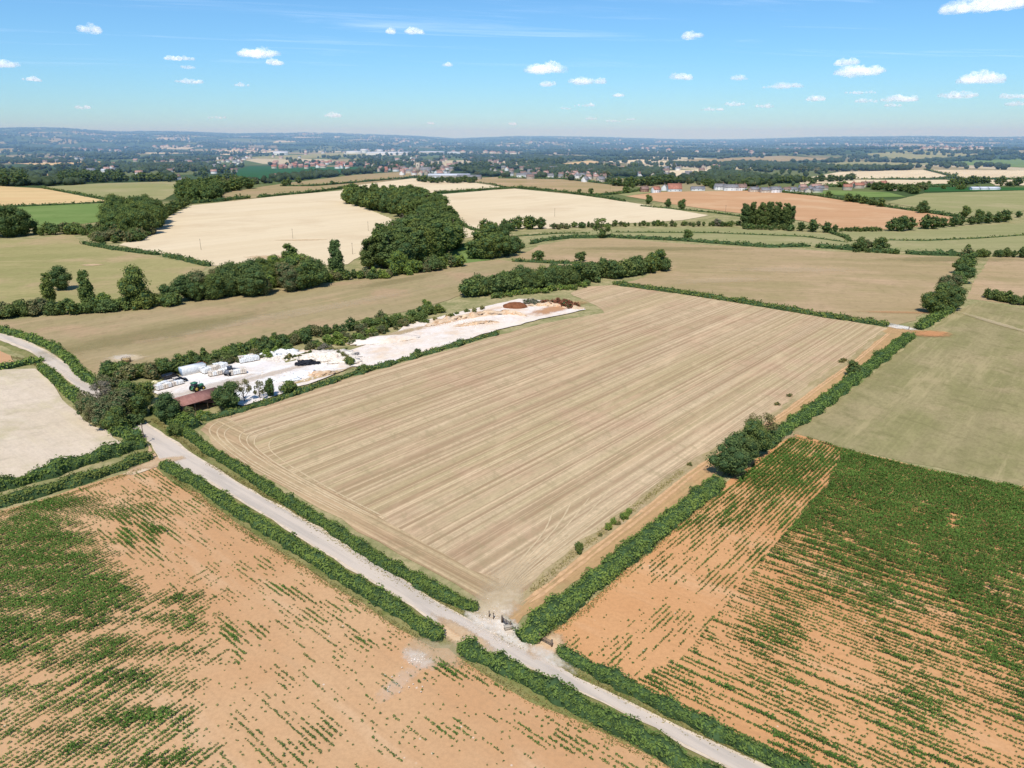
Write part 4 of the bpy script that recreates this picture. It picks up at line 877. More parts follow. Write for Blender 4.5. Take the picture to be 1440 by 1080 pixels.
# left stream belt
tree(86, 408, 36, 'oak', 'dark', 1.2, 'spreading dark oak standing alone in the left pasture')
tree(71, 430, 50, 'poplar', 'mid', 1.05, 'tall narrow grey green tree left of the spreading oak'); tree(126, 432, 54, 'poplar', 'mid', 1.05, 'tall narrow tree right of the spreading oak')
tree(196, 433, 62, 'oak', 'mid', .95, 'largest bright round tree on the stream at left'); tree(148, 436, 26, 'oak', 'light', 1.1, 'bright green small tree beside the tall narrow tree'); tree(238, 427, 30, 'oak', 'dark', 1.0, 'small dark tree right of the largest round tree')
belt([(-30, 450), (0, 446), (60, 442)], 9, (20, 27), ['bush'], ['dark', 'olive'], 2, 'dark purplish bush in the hedge at the left edge', 'dark bushes at the left edge')
belt([(70, 443), (120, 440), (180, 435), (255, 428)], 18, (16, 24), ['bush', 'oak'], ['dark', 'mid'], 2, 'dark bush along the stream under the tall trees', 'bushes along the left stream')
belt([(268, 422), (330, 414), (400, 406), (450, 398)], 30, (30, 46), ['oak', 'oak', 'bush'], ['mid', 'dark', 'olive', 'light', 'mid'], 6, 'green tree in the thick belt below the big wheat field', 'trees below the big wheat field')
belt([(340, 398), (380, 392), (430, 388)], 10, (24, 34), ['oak'], ['mid', 'light'], 3, 'lighter green tree at the back of the belt below the wheat', 'lighter trees at the back of the wheat belt')
tree(410, 387, 44, 'poplar', 'mid', 1.3, 'grey green poplar below the wheat field, left of the slender one'); tree(475, 392, 58, 'poplar', 'dark', 1.05, 'slender tall dark poplar standing against the wheat'); tree(434, 392, 26, 'oak', 'dark', .9, 'small dark tree between the two poplars')
belt([(455, 398), (520, 392), (580, 384), (650, 372)], 30, (12, 22), ['bush', 'oak'], ['mid', 'olive', 'dark', 'light'], 3, 'bush in the scrubby belt below the poplar wood', 'bushes below the poplar wood')
tree(562, 386, 34, 'oak', 'light', 1.3, 'bright lime green tree in front of the poplar wood'); tree(520, 378, 46, 'poplar', 'dark', 1.3, 'poplar at the left end of the lower wood')
tree(585, 384, 20, 'oak', 'light', 1.2, 'small lime tree right of the brighter lime tree')
# woods
wood([(484, 287), (497, 278), (545, 274), (590, 280), (622, 300), (632, 318), (600, 322), (575, 308), (530, 297)], 11, (17, 23), ['oak', 'poplar'], ['dark', 'mid', 'mid'], 'dark tree of the upper poplar wood between the wheat fields', 'trees of the upper poplar wood', (1.0, 1.4), 160)
wood([(520, 372), (545, 360), (575, 345), (605, 330), (636, 330), (640, 350), (620, 362), (585, 374), (545, 382)], 8.5, (20, 26), ['poplar', 'poplar', 'oak'], ['dark', 'mid', 'mid'], 'tall dark poplar of the lower wood beside the stream', 'trees of the lower poplar wood', (1.15, 1.6), 160)
belt([(560, 310), (600, 318), (618, 326)], 8, (8, 14), ['bush', 'sparse'], ['olive', 'grey'], 2, 'pale shrub at the edge of the upper poplar wood', 'pale shrubs at the wood edge')
for a in [(668, 364, 28), (684, 364, 34), (700, 362, 38), (715, 360, 30), (726, 356, 26), (690, 350, 34), (710, 345, 32), (676, 354, 30)]:
    tree(a[0], a[1], a[2], 'oak', random.choice(['dark', 'mid']), 1.2, 'dark round tree in the rounded copse beside the stream meadow', 'trees of the rounded copse')
belt([(675, 330), (700, 326), (735, 322), (770, 321)], 9, (12, 20), ['oak'], ['dark', 'mid'], 2, 'dark tree along the lower edge of the middle wheat', 'trees below the middle wheat field')
tree(641, 309, 12, 'oak', 'dark', 1.1, 'small round tree alone right of the upper poplar wood')
tree(757, 368, 18, 'oak', 'mid', 1.25, 'small round tree on the thin hedge, left of two'); tree(817, 368, 15, 'oak', 'dark', 1.4, 'small squat tree on the thin hedge, right of two')
tree(845, 334, 28, 'sparse', 'mid', 1.4, 'open crowned tree rising over the lower edge of the wheat'); tree(846, 335, 14, 'oak', 'mid', 1.1, 'dense low tree beneath the open crowned tree')
tree(967, 337, 15, 'oak', 'mid', 1.2, 'small round tree on the long curved hedge')
tree(912, 287, 14, 'oak', 'mid', 1.0, 'left of the three round trees beside the far orange field'); tree(939, 291, 12, 'oak', 'dark', 1.0, 'middle of the three round trees beside the far orange field'); tree(959, 295, 16, 'oak', 'mid', 1.1, 'right and largest of the three round trees by the orange field')
tree(815, 272, 7, 'oak', 'dark', 1.1, 'smaller of two round trees on the hedge at the wheat top'); tree(831, 273, 9, 'oak', 'mid', 1.2, 'larger of two round trees on the hedge at the wheat top')
belt([(775, 322), (850, 319), (930, 318), (1060, 318)], 44, (5, 10), ['bush', 'oak'], ['dark', 'mid', 'olive'], 1, 'small bush in the long hedge line below the wheat', 'bushes in the long hedge line')
tree(1008, 318, 13, 'bush', 'grey', 1.0, 'pale grey willow bush left of the tall poplar row')
for q in [(1047, 318, 33), (1058, 318, 34), (1070, 320, 35), (1080, 319, 36), (1090, 320, 36), (1102, 321, 35), (1110, 321, 33)]: tree(q[0], q[1], q[2], 'poplar', 'dark', 1.2, 'tall dark poplar in the short row beside the orange field', 'poplars in the row beside the orange field')
belt([(1040, 322), (1115, 324)], 10, (7, 10), ['bush'], ['dark', 'mid'], .8, 'bush at the foot of the poplar row', 'bushes below the poplar row')
for q in [(1126, 325, 13), (1142, 326, 18), (1162, 327, 15), (1174, 326, 10)]: tree(q[0], q[1], q[2], 'oak', 'dark', 1.25, 'dark round tree right of the poplar row', 'round trees right of the poplar row')
belt([(1180, 325), (1240, 326)], 10, (5, 8), ['bush'], ['dark', 'mid'], .8, 'low bush under the far orange field', 'low bushes under the orange field')
for q in [(1252, 325, 16), (1266, 325, 22), (1278, 324, 18), (1300, 322, 20), (1312, 322, 18), (1325, 320, 14), (1340, 319, 14), (1350, 317, 13), (1388, 314, 16), (1402, 313, 15), (1412, 312, 17), (1376, 315, 12), (1365, 316, 12)]: tree(q[0], q[1], q[2], 'oak', 'dark', 1.3, 'dark round tree in the line above the right pasture', 'trees above the right pasture')
tree(1357, 306, 17, 'oak', 'mid', 1.0, 'lone tree standing above the tree line, left of two'); tree(1376, 309, 15, 'oak', 'mid', 1.1, 'lone tree standing above the tree line, right of two')
tree(1297, 300, 18, 'oak', 'dark', 1.2, 'dark round tree on the hedge of the pale hay field'); tree(1432, 306, 10, 'oak', 'dark', 1.2, 'dark tree at the right edge above the pasture')
tree(1208, 353, 20, 'oak', 'dark', 1.1, 'left dark tree of the hedge pair in the right pasture'); tree(1219, 352, 16, 'oak', 'olive', 1.1, 'pale tree between the dark hedge pair'); tree(1237, 354, 21, 'oak', 'dark', 1.25, 'right dark tree of the hedge pair in the right pasture')
belt([(1195, 354), (1262, 357)], 8, (5, 7), ['bush'], ['mid', 'dark'], .6, 'low bush at the foot of the hedge pair', 'bushes below the hedge pair')
for q in [(1165, 278, 9), (1193, 284, 12), (1205, 285, 12), (1215, 287, 11), (1226, 289, 11), (1238, 291, 12)]: tree(q[0], q[1], q[2], 'oak', random.choice(['dark', 'mid']), 1.5, 'round tree on the hedge above the far orange field', 'trees on the hedge of the orange field')
for q in [(400, 262, 9), (406, 261, 11), (420, 258, 9), (467, 260, 6)]: tree(q[0], q[1], q[2], 'oak', 'mid', 1.3, 'round tree among the hay fields before the village', 'trees among the hay fields')
for q in [(432, 250, 9), (438, 248, 10), (446, 247, 10), (440, 251, 8)]: tree(q[0], q[1], q[2], 'oak', 'dark', 1.6, 'dark tree on the edge of the dark green crop field', 'trees by the dark green crop')
# left woods
for q in [(-10, 334, 45), (8, 334, 44), (22, 333, 42), (36, 331, 36), (14, 328, 40)]: tree(q[0], q[1], q[2], 'oak', 'dark', 1.1, 'large dark tree at the left edge above the pasture', 'large trees at the left edge')
belt([(48, 330), (100, 328), (150, 332)], 16, (9, 18), ['bush', 'oak'], ['dark', 'mid', 'olive'], 2, 'bush in the hedge below the left green field', 'bushes below the left green field')
wood([(155, 318), (165, 302), (200, 300), (228, 310), (232, 322), (205, 332), (160, 335)], 11, (18, 25), ['oak'], ['dark', 'mid'], 'tall dark tree of the wood left of the wheat', 'trees of the wood left of the wheat', (.9, 1.2), 60)
wood([(120, 338), (150, 332), (220, 325), (215, 336), (180, 343), (130, 344)], 10, (6, 10), ['bush', 'oak'], ['mid', 'olive', 'dark'], 'low rounded tree at the foot of the left wood', 'low trees at the foot of the left wood', (1.1, 1.6), 60)
belt([(232, 308), (245, 298), (260, 290), (268, 286)], 10, (12, 18), ['oak'], ['dark', 'mid'], 2, 'tree in the curve of the wheat field edge', 'trees in the curve of the wheat edge')
wood([(255, 286), (255, 270), (300, 262), (312, 275), (302, 284)], 16, (18, 24), ['oak'], ['dark', 'mid'], 'tall dark tree of the copse at the wheat top corner', 'trees of the wheat corner copse', (.9, 1.2), 40)
wood([(305, 276), (350, 268), (358, 262), (330, 258), (300, 262)], 20, (14, 19), ['oak'], ['dark', 'mid', 'olive'], 'tree of the spinney beyond the wheat corner', 'trees of the spinney beyond the wheat', (1, 1.4), 40)
wood([(86, 259), (172, 256), (172, 250), (88, 251)], 20, (15, 20), ['oak'], ['dark'], 'very dark tree of the straight belt above the sage field', 'trees of the straight dark belt', (1.1, 1.4), 50)
wood([(0, 262), (35, 262), (33, 252), (0, 250)], 20, (18, 24), ['oak'], ['dark'], 'dark tree of the copse at the upper left edge', 'trees of the upper left copse', (1.1, 1.3), 30)

WALLS = {'white': plain('white_render', (.86, .84, .80, 1), .06, .5), 'stone': plain('honey_stone', (.52, .44, .34, 1), .2, .5), 'brick': plain('red_brick', (.42, .24, .17, 1), .2, .5), 'cream': plain('cream_render', (.66, .58, .46, 1), .12, .5)}
ROOFS = {'red': plain('clay_tile', (.45, .2, .14, 1), .25, .6), 'brown': plain('brown_tile', (.30, .20, .16, 1), .25, .6), 'grey': plain('slate', (.26, .25, .25, 1), .25, .6), 'pale': plain('pale_sheet_roof', (.62, .62, .64, 1), .1, .4), 'pink': plain('weathered_tile', (.50, .30, .24, 1), .2, .6)}
GLASS = glossy('window_glass', (.05, .06, .08, 1), .1); WOODD = plain('weathered_wood', (.20, .15, .11, 1), .3, 2)
HM = {}
def house_meshes(L, W_, H, rh, wk, rk):
    key = (L, W_, H, rh, wk, rk)
    if key in HM: return HM[key]
    a, b_ = L/2, W_/2
    w_ = MB(); w_.add([(-a, -b_, 0), (a, -b_, 0), (a, b_, 0), (-a, b_, 0), (-a, -b_, H), (a, -b_, H), (a, b_, H), (-a, b_, H), (-a, 0, H+rh), (a, 0, H+rh)],
                  [[0, 1, 5, 4], [1, 2, 6, 5], [2, 3, 7, 6], [3, 0, 4, 7]], [[4, 8, 7], [5, 6, 9]])
    r_ = MB(); o = .45; t = .22; k = rh/b_
    for s in (-1, 1):
        e = b_+o; ze = H-o*k
        P = [(-a-o, s*e, ze+.06), (a+o, s*e, ze+.06), (a+o, 0, H+rh+.06), (-a-o, 0, H+rh+.06)]; P2 = [(x, y, z+t) for x, y, z in P]
        r_.add(P+P2, [[0, 1, 2, 3], [4, 5, 6, 7], [0, 1, 5, 4], [1, 2, 6, 5], [2, 3, 7, 6], [3, 0, 4, 7]])
    c_ = MB(); c_.box((a*.6, 0, H+rh+.5), (.9, .7, 2.0)); c_.box((a*.6, 0, H+rh+1.56), (1.05, .85, .14)); c_.tube((a*.6, 0, H+rh+1.6), (a*.6, 0, H+rh+2.1), .16, .13)
    win = MB(); win.box((0, 0, 0), (1.0, .12, 1.0))
    HM[key] = (w_.me('wall', WALLS[wk]), r_.me('roof', ROOFS[rk]), c_.me('chimney', WALLS['brick']), win.me('window', GLASS)); return HM[key]
def house(px, py, L, W_, H, rh, wk, rk, rz, label, group=None, detail=False, chim=True, name='house', cat='house'):
    g = G(px, py); m = house_meshes(L, W_, H, rh, wk, rk)
    e = link(name, None); e.location = (g[0], g[1], hzs(g[0], g[1])); e.rotation_euler = (0, 0, rz); e.scale = (1.05,)*3; tag(e, label, cat, group)
    wl = link('wall', m[0], e); rf = link('roof', m[1], e)
    if chim: link('chimney', m[2], rf)
    if detail:
        for s in (-1, 1):
            for x in np.linspace(-L*.33, L*.33, 3):
                for z in ([1.5, 4.1] if H > 4.5 else [1.6]):
                    o = link('window', m[3], e); o.location = (x, s*(W_/2+.01), z)
    return e
def hcluster(n_, box, walls, roofs, label, group, sz=(10, 14), H=5.2, rh=3.4):
    pts = []
    tries = 0
    while len(pts) < n_ and tries < 3000:
        tries += 1
        x = random.uniform(box[0], box[2]); y = random.uniform(box[1], box[3])
        if all(abs(x-a)/5.5+abs(y-b_)/2.2 > 1 for a, b_ in pts): pts.append((x, y))
    for x, y in pts:
        L = random.choice([sz[0], (sz[0]+sz[1])/2, sz[1]]); house(x, y, L, 8, H, rh, random.choice(walls), random.choice(roofs), random.choice([-.2, .1, 1.4, .3])+random.uniform(-.15, .15), label, group)
hcluster(34, (385, 228, 500, 238), ['white', 'cream', 'brick'], ['pink', 'red', 'pink'], 'red roofed house in the estate above the dark green crop', 'red roofed houses of the estate')
hcluster(16, (300, 222, 352, 232), ['white', 'cream'], ['pink', 'grey', 'brown'], 'pale house at the left end of the estate', 'pale houses left of the estate')
hcluster(14, (190, 222, 300, 232), ['cream', 'white', 'stone'], ['pink', 'brown', 'grey'], 'distant pale house among trees beyond the left woods', 'distant houses beyond the left woods')
hcluster(18, (500, 232, 578, 243), ['white', 'cream', 'brick'], ['pink', 'brown', 'red'], 'house in the old village left of the church tower', 'houses left of the church')
hcluster(26, (560, 238, 640, 247), ['white', 'stone', 'cream'], ['grey', 'pink', 'brown'], 'house around the church tower', 'houses around the church')
hcluster(64, (690, 236, 850, 252), ['white', 'white', 'stone', 'cream'], ['grey', 'grey', 'brown', 'pink'], 'grey roofed house in the village beyond the hay field', 'houses of the village beyond the hay field')
hcluster(10, (650, 222, 720, 234), ['stone', 'white'], ['grey', 'brown'], 'stone house among trees north of the church', 'houses north of the church')
hcluster(12, (1105, 264, 1165, 271), ['cream', 'white'], ['brown', 'pink', 'grey'], 'brown roofed house in the row right of the white houses', 'brown roofed houses in the row', H=3.2, rh=3.0)
hcluster(8, (1190, 262, 1260, 268), ['cream', 'stone'], ['brown', 'red'], 'brick house among trees behind the small green field', 'houses behind the small green field')
hcluster(10, (60, 222, 190, 230), ['cream', 'white'], ['brown', 'grey'], 'tiny far house at the upper left among woods', 'far houses at the upper left')
hcluster(14, (1180, 205, 1400, 216), ['cream', 'white', 'stone'], ['brown', 'pink'], 'tiny far house on the right hillside', 'far houses on the right hillside')
hcluster(34, (530, 222, 700, 237), ['white', 'cream', 'stone'], ['pink', 'brown', 'grey'], 'pale house among trees behind the church', 'pale houses behind the church')
hcluster(22, (860, 234, 1010, 250), ['white', 'cream', 'stone'], ['grey', 'brown', 'pink'], 'pale house among trees right of the village', 'pale houses right of the village')
hcluster(20, (100, 232, 330, 248), ['white', 'cream', 'stone'], ['pink', 'brown', 'grey'], 'pale house among the left village trees', 'pale houses among the left village trees')
hcluster(16, (340, 214, 520, 224), ['white', 'cream'], ['grey', 'pink'], 'tiny pale house beyond the estate', 'tiny pale houses beyond the estate')
def HZ1(px, py, L, W_, H, rh, wk, rk, rz, lb): house(px, py, L, W_, H, rh, wk, rk, rz, lb, detail=True)
HZ1(948, 269, 20, 11, 4, 7, 'white', 'red', .05, 'white house with steep bright red roof at the edge of the orange field')
HZ1(922, 271, 12, 8, 5, 3.6, 'white', 'red', .5, 'small white house with red roof left of the bright red roofed house')
HZ1(934, 268, 11, 8, 5, 4, 'white', 'grey', 1.3, 'white gabled house between two red roofed houses'); HZ1(906, 270, 11, 8, 4.5, 3.5, 'brick', 'brown', .3, 'brick cottage beside dark trees left of the red roofs')
HZ1(981, 268, 20, 8, 3, 3, 'white', 'grey', .05, 'low long white bungalow right of the bright red roof')
HZ1(1012, 267, 16, 9, 5, 4, 'white', 'grey', .05, 'left white house of the white terrace above the orange field'); HZ1(1028, 268, 22, 9, 5, 4, 'white', 'grey', -.05, 'long white house in the middle of the white terrace'); HZ1(1043, 268, 12, 9, 5, 4.5, 'white', 'brown', .1, 'white house with brown roof ending the white terrace')
HZ1(1060, 270, 13, 10, 4, 3.4, 'cream', 'grey', .25, 'cream gabled house right of the white terrace'); HZ1(1076, 271, 14, 10, 4, 3.4, 'cream', 'grey', .15, 'second cream gabled house right of the white terrace'); HZ1(1090, 271, 15, 10, 5, 3.5, 'white', 'grey', .2, 'white fronted house at the top corner of the orange field')
HZ1(128, 241, 18, 9, 4, 3, 'white', 'grey', .1, 'long white bungalow at the left above the straight dark belt'); HZ1(150, 242, 20, 9, 4, 3, 'white', 'pale', .1, 'bright pale roofed bungalow above the straight dark belt'); HZ1(160, 241, 14, 9, 4, 3, 'white', 'grey', .3, 'white house ending the bungalow row at left')
HZ1(250, 253, 9, 8, 6, 4, 'white', 'brown', .9, 'narrow white gabled house among the left woods'); HZ1(258, 256, 12, 8, 4, 3, 'white', 'grey', .2, 'low white annexe beside the narrow gabled house')
HZ1(392, 252, 13, 9, 6, 4, 'brick', 'red', .2, 'pink farmhouse standing alone on the dark green crop edge'); HZ1(398, 252, 9, 8, 5, 4, 'white', 'red', 1.3, 'small white wing beside the pink farmhouse')
HZ1(823, 256, 13, 9, 5, 4.5, 'white', 'grey', .9, 'white gabled house at the right end of the village'); HZ1(845, 256, 15, 9, 5, 4.5, 'cream', 'grey', .6, 'cream house nearest the hay field corner'); HZ1(735, 249, 24, 9, 4.5, 3, 'white', 'grey', -.1, 'long white terrace at the lower edge of the village'); HZ1(752, 250, 20, 9, 4.5, 3, 'white', 'grey', -.1, 'second white terrace at the lower edge of the village'); HZ1(716, 247, 18, 9, 4.5, 3, 'white', 'grey', -.1, 'white terrace at the left lower edge of the village')
HZ1(868, 243, 22, 10, 4.5, 4, 'brick', 'red', 0, 'red roofed house among trees behind the village')
HZ1(895, 232, 12, 9, 6, 3, 'white', 'grey', .4, 'white house high among the trees right of the village')
# sheds
def shed(px, py, L, W_, H, rh, wk, rk, rz, lb, name='shed', cat='shed'): house(px, py, L, W_, H, rh, wk, rk, rz, lb, chim=False, name=name, cat=cat)
shed(632, 250, 80, 26, 5, 3, 'stone', 'pale', 0, 'long grey sheet roofed industrial shed before the village'); shed(660, 252, 45, 20, 5, 3, 'stone', 'grey', -.1, 'darker shorter shed beside the long grey shed'); shed(612, 253, 20, 10, 4, 2, 'white', 'pale', 0, 'small bright white roofed shed by the dark round copse')
shed(548, 218, 190, 40, 9, 5, 'white', 'pale', 0, 'distant long white warehouse, widest beyond the estate'); shed(498, 216, 70, 30, 8, 4, 'white', 'pale', .1, 'distant white warehouse left of the widest one'); shed(608, 217, 110, 40, 9, 4, 'cream', 'pale', -.1, 'distant cream warehouse right of the widest one'); shed(512, 215, 30, 30, 14, 6, 'white', 'pale', .6, 'distant bright white pointed shed'); shed(534, 215, 26, 26, 12, 6, 'white', 'pale', .4, 'distant smaller bright pointed shed')
shed(395, 218, 60, 30, 8, 8, 'white', 'pale', .2, 'distant pale glasshouse beyond the estate'); shed(640, 216, 70, 30, 6, 3, 'white', 'pale', 0, 'distant low white warehouse at the right of the works')
for k in range(3): shed(1372+k*12, 267, 18, 8, 2.5, 2, 'white', 'pale', .15, 'pale polytunnel roof beside the far dark crop'+['', ', middle one', ', right one'][k], 'polytunnel', 'polytunnel')
# church
g = G(588, 243); e = link('church', None, loc=(g[0], g[1], 0)); tag(e, 'grey stone church with square tower above the village roofs', 'church')
st_ = WALLS['stone']; b = MB(); b.box((0, 0, 11), (9, 9, 22)); tw = b.build('tower', st_, e)
b = MB()
for sx_ in (-1, 1):
    for sy_ in (-1, 1): b.box((sx_*4.1, sy_*4.1, 23.4), (1.2, 1.2, 2.8), top=.3)
for k in (-2, 0, 2): b.box((k, -4.3, 22.5), (1, .4, 1)); b.box((k, 4.3, 22.5), (1, .4, 1))
b.build('battlement', st_, tw); b = MB(); b.box((0, -4.53, 17), (1.6, .1, 4)); b.box((4.53, 0, 17), (.1, 1.6, 4)); b.build('belfry_window', GLASS, tw)
m = house_meshes(26, 10, 7, 6, 'stone', 'grey'); o = link('nave', m[0], e, (17.6, 0, 0)); link('roof', m[1], o)

# ---------------------------------------------------------------- quarry
QUARRY = [(206, 546), (250, 532), (270, 524), (330, 512), (380, 500), (432, 492), (446, 494), (470, 500), (500, 492), (560, 467), (572, 457), (600, 451), (640, 441), (700, 428), (730, 421), (790, 425), (826, 436), (760, 450), (700, 465), (640, 483), (600, 495), (530, 517), (495, 517), (470, 527), (420, 546), (380, 560), (340, 572), (310, 568), (250, 572), (225, 560)]
sheet('quarry_floor', QUARRY, CHALK, z=.44, jit=.8, step=4)
sheet('stone_yard', [(206, 546), (250, 533), (275, 525), (330, 513), (380, 501), (425, 496), (440, 505), (490, 508), (500, 515), (470, 525), (420, 543), (380, 557), (345, 570), (310, 566), (250, 570), (225, 560)], YARD, z=.46, jit=.9, step=4)
sheet('quarry_grass_bank', [(395, 506), (430, 497), (470, 491), (492, 489), (470, 497), (430, 505), (405, 511)], VERGE, z=.48, jit=1, step=3)
def heap(px, py, a, b_, h, mat, label, rz=0, name='rubble_heap', cat='heap', rough=.35, seed=1, sub=3, rocks=0, group=None):
    g = G(px, py); iv, it = ico(sub); V = iv.copy(); k = V[:, 2] > -.25; r_ = np.random.default_rng(seed)
    nn = 1+rough*wob(V[:, 0]*3+seed, V[:, 1]*3+V[:, 2]*2, 2.2, seed)*.5+rough*wob(V[:, 0]*9, V[:, 1]*9+V[:, 2]*7, 2.2, seed+1)*.3+r_.normal(size=len(V))*rough*.06
    V = V*nn[:, None]; V[:, 2] = np.maximum(V[:, 2], -.1); V = V*np.array([a, b_, h]); V = np.round(V/ .001)*.001
    e = link(name, mesh(name, V, [it], [mat]), loc=(g[0], g[1], .4)); e.rotation_euler = (0, 0, rz); tag(e, label, cat, group); return e
SOILB = plain('brown_topsoil', C(138, 90, 62), .25, .8); TARP = plain('black_tarpaulin', (.03, .032, .04, 1), .4, 1.5)
ROCKO = fieldmat('ochre_rock_face', [C(240, 218, 188), C(234, 200, 160), C(216, 164, 116)], D1, 4, .5, .3, 1.2, .35, 5, C(176, 120, 76))
heap(724, 433, 6.0, 4, 2.4, SOILB, 'pointed brown soil heap at the upper end of the quarry', rough=.12, name='soil_heap')
heap(462, 505, 11, 5, 2.6, STONE, 'broad cream rubble heap beside the grey shrub', .3, seed=2); heap(485, 511, 6, 3.5, 1.8, STONE, 'lower cream rubble heap at the yard corner', .1, seed=3)
heap(428, 514, 3.4, 2.0, 1.6, TARP, 'black tarpaulin covered heap in the middle of the yard', .2, 'tarp_heap', seed=4, rough=.5); heap(440, 513, 2.6, 1.4, 1.0, TARP, 'small black tarpaulin mound right of the larger black heap', .1, 'tarp_heap', seed=5, rough=.5)
heap(430, 528, 5, 2.4, 1.2, STONEW, 'white rubble heap in front of the black tarpaulin', .2, seed=6); heap(405, 536, 4.5, 2.4, 1.1, STONEW, 'white rubble heap near the rounded yard shrub', .3, seed=7); heap(452, 528, 5, 2.0, 1.2, ROCKO, 'ochre rubble heap along the yard rim', .3, seed=8)
heap(395, 498, 7, 1.8, 1.6, STONEW, 'long white block heap at the back of the yard, right part', .3, seed=9); heap(372, 503, 6, 1.8, 1.4, STONEW, 'long white block heap at the back of the yard, middle part', .3, seed=10)
heap(540, 480, 15, 5, 1.6, CHALK, 'smooth pale sand slope at the back of the pit', .35, 'sand_heap', rough=.12, seed=11)
# rock face: long stepped bank on the far side of the pit
def bank(name, pts, h, depth, mat, label, seed=0):
    P = np.array([G(*q)[:2] for q in pts]); seg = np.linalg.norm(np.diff(P, axis=0), axis=1); cum = np.concatenate([[0], np.cumsum(seg)]); t = np.arange(0, cum[-1], .6)
    x = np.interp(t, cum, P[:, 0]); y = np.interp(t, cum, P[:, 1]); prof = [(0, 0), (.25, .35), (.6, .42), (.75, .8), (1.3, 1.0), (2.2, .9), (3.2, 0)]; V = []
    r_ = np.random.default_rng(seed); d = P[-1]-P[0]; d /= np.linalg.norm(d); nx, ny = -d[1], d[0]
    en = np.clip(np.minimum(t, cum[-1]-t)/6, 0, 1)
    for (a, b_) in prof:
        off = a*depth+wob(t, t*0+a*3, 5, seed)*.8+r_.normal(size=len(t))*.15; V.append(np.stack([x+nx*off, y+ny*off, .4+b_*h*en*(1+.3*wob(t, t*0, 9, seed+1))+r_.normal(size=len(t))*.08*(b_ > 0)], 1))
    V = np.stack(V, 1); m_ = V.shape[1]; i, j = np.meshgrid(np.arange(len(t)-1), np.arange(m_-1), indexing='ij'); i = i.ravel(); j = j.ravel()
    Q = np.stack([i*m_+j, (i+1)*m_+j, (i+1)*m_+j+1, i*m_+j+1], 1); o = link(name, mesh(name, V.reshape(-1, 3), [Q], [mat])); tag(o, kind='structure'); return o
bank('rock_face', [(600, 461), (640, 452), (680, 446), (715, 443), (745, 447)], 1.7, 1.4, ROCKO, '', 3)
bank('upper_rock_face', [(738, 432), (775, 432), (820, 437)], 1.4, 1.6, ROCKO, '', 5)
bank('pit_ledge', [(640, 462), (680, 457), (705, 455)], 1.0, 1.4, ROCKO, '', 7)
bank('quarry_rim', [(495, 517), (478, 505), (460, 500)], 1.6, 1.4, CHALK, '', 9)
stones('quarry_rubble', [(470, 508, 50, 8, 300, .5), (430, 530, 60, 8, 280, .45), (660, 455, 70, 9, 260, .5), (385, 505, 50, 5, 260, .6), (350, 535, 80, 12, 120, .3), (600, 480, 60, 10, 60, .35)], STONE, 'broken limestone rubble scattered over the quarry')
# pallets of cut stone
pal = MB()
for k in (-.5, 0, .5): pal.box((0, k, .06), (1.3, .12, .12))
for k in np.linspace(-.55, .55, 5): pal.box((k, 0, .145), (.16, 1.2, .04))
palm = pal.me('pallet', WOODD); blkv = []
for v in range(3):
    b = MB()
    for z in range(4):
        for q in range(3):
            for r_ in range(2): b.box(((q-1)*.42+random.uniform(-.03, .03), (r_-.5)*.56, .3+z*.27), (.39+random.uniform(-.03, .02), .52, .25), random.uniform(-.06, .06))
    blkv.append(b.me('stone_blocks', STONEW if v else STONE))
def pallets(x0, y0, x1, y1, n_, rows, label, group, s=1.5):
    a = G(x0, y0); c_ = G(x1, y1); d = (c_-a); d2 = d/np.linalg.norm(d); nn_ = np.array([-d2[1], d2[0], 0])
    for r_ in range(rows):
        for k in range(n_):
            p_ = a+d*(k+.5)/n_+nn_*r_*2.3; e = link('stone_pallet', None, loc=(p_[0]+random.uniform(-.2, .2), p_[1]+random.uniform(-.2, .2), .46)); e.rotation_euler = (0, 0, math.atan2(d[1], d[0])+random.uniform(-.12, .12)); e.scale = (s, s, s*random.uniform(.8, 1.1)); tag(e, label, 'stone pallet', group)
            link('pallet', palm, e); link('stone_blocks', random.choice(blkv), e)
pallets(288, 527, 318, 519, 8, 2, 'white cut stone stacked on a pallet behind the container', 'pallets of white stone behind the container')
pallets(296, 531, 325, 525, 6, 1, 'brownish cut stone pallet in the front row of the yard', 'front row of stone pallets')
pallets(340, 512, 362, 508, 6, 2, 'white stone pallet at the back of the yard, right group', 'pallets of stone at the back of the yard')
pallets(322, 530, 345, 526, 5, 1, 'white stone pallet beside the grey loader', 'pallets of stone beside the loader')
pallets(222, 551, 256, 541, 8, 2, 'weathered brown stone pallet above the dark round tree', 'weathered stone pallets at the left of the yard', 1.35)
# shed with red roof in the yard
g = G(276, 574); e = link('barn', None, loc=(g[0], g[1], .4)); e.rotation_euler = (0, 0, D1+.02); tag(e, 'low open sided barn with rusty red sheet roof in the stone yard', 'barn')
L_, W_2 = 13.0, 7.5
b = MB(); b.box((0, 3.6, 1.5), (L_, .16, 3)); b.box((-L_/2+.08, 0, 1.5), (.16, 7.04, 3)); b.box((L_/2-.08, 0, 1.5), (.16, 7.04, 3)); b.build('wall', plain('rusty_cladding', (.24, .12, .10, 1), .3, 1), e)
b = MB()
RUST, rn, rb = newmat('rusty_corrugated'); n = N(rn); p = n.pos()
c = n.mix(n.step(n.noise(p, .5, 5, .7), .35, .65), (.40, .20, .16, 1), (.31, .15, .12, 1)); c = n.mix(n.m('MULTIPLY', n.step(n.noise(n.mapd(p, D1, (3.0, .1, 1)), 1.0, 2), .45, .6), .35), c, (.24, .12, .10, 1)); n.lk(c, rb.inputs[0])
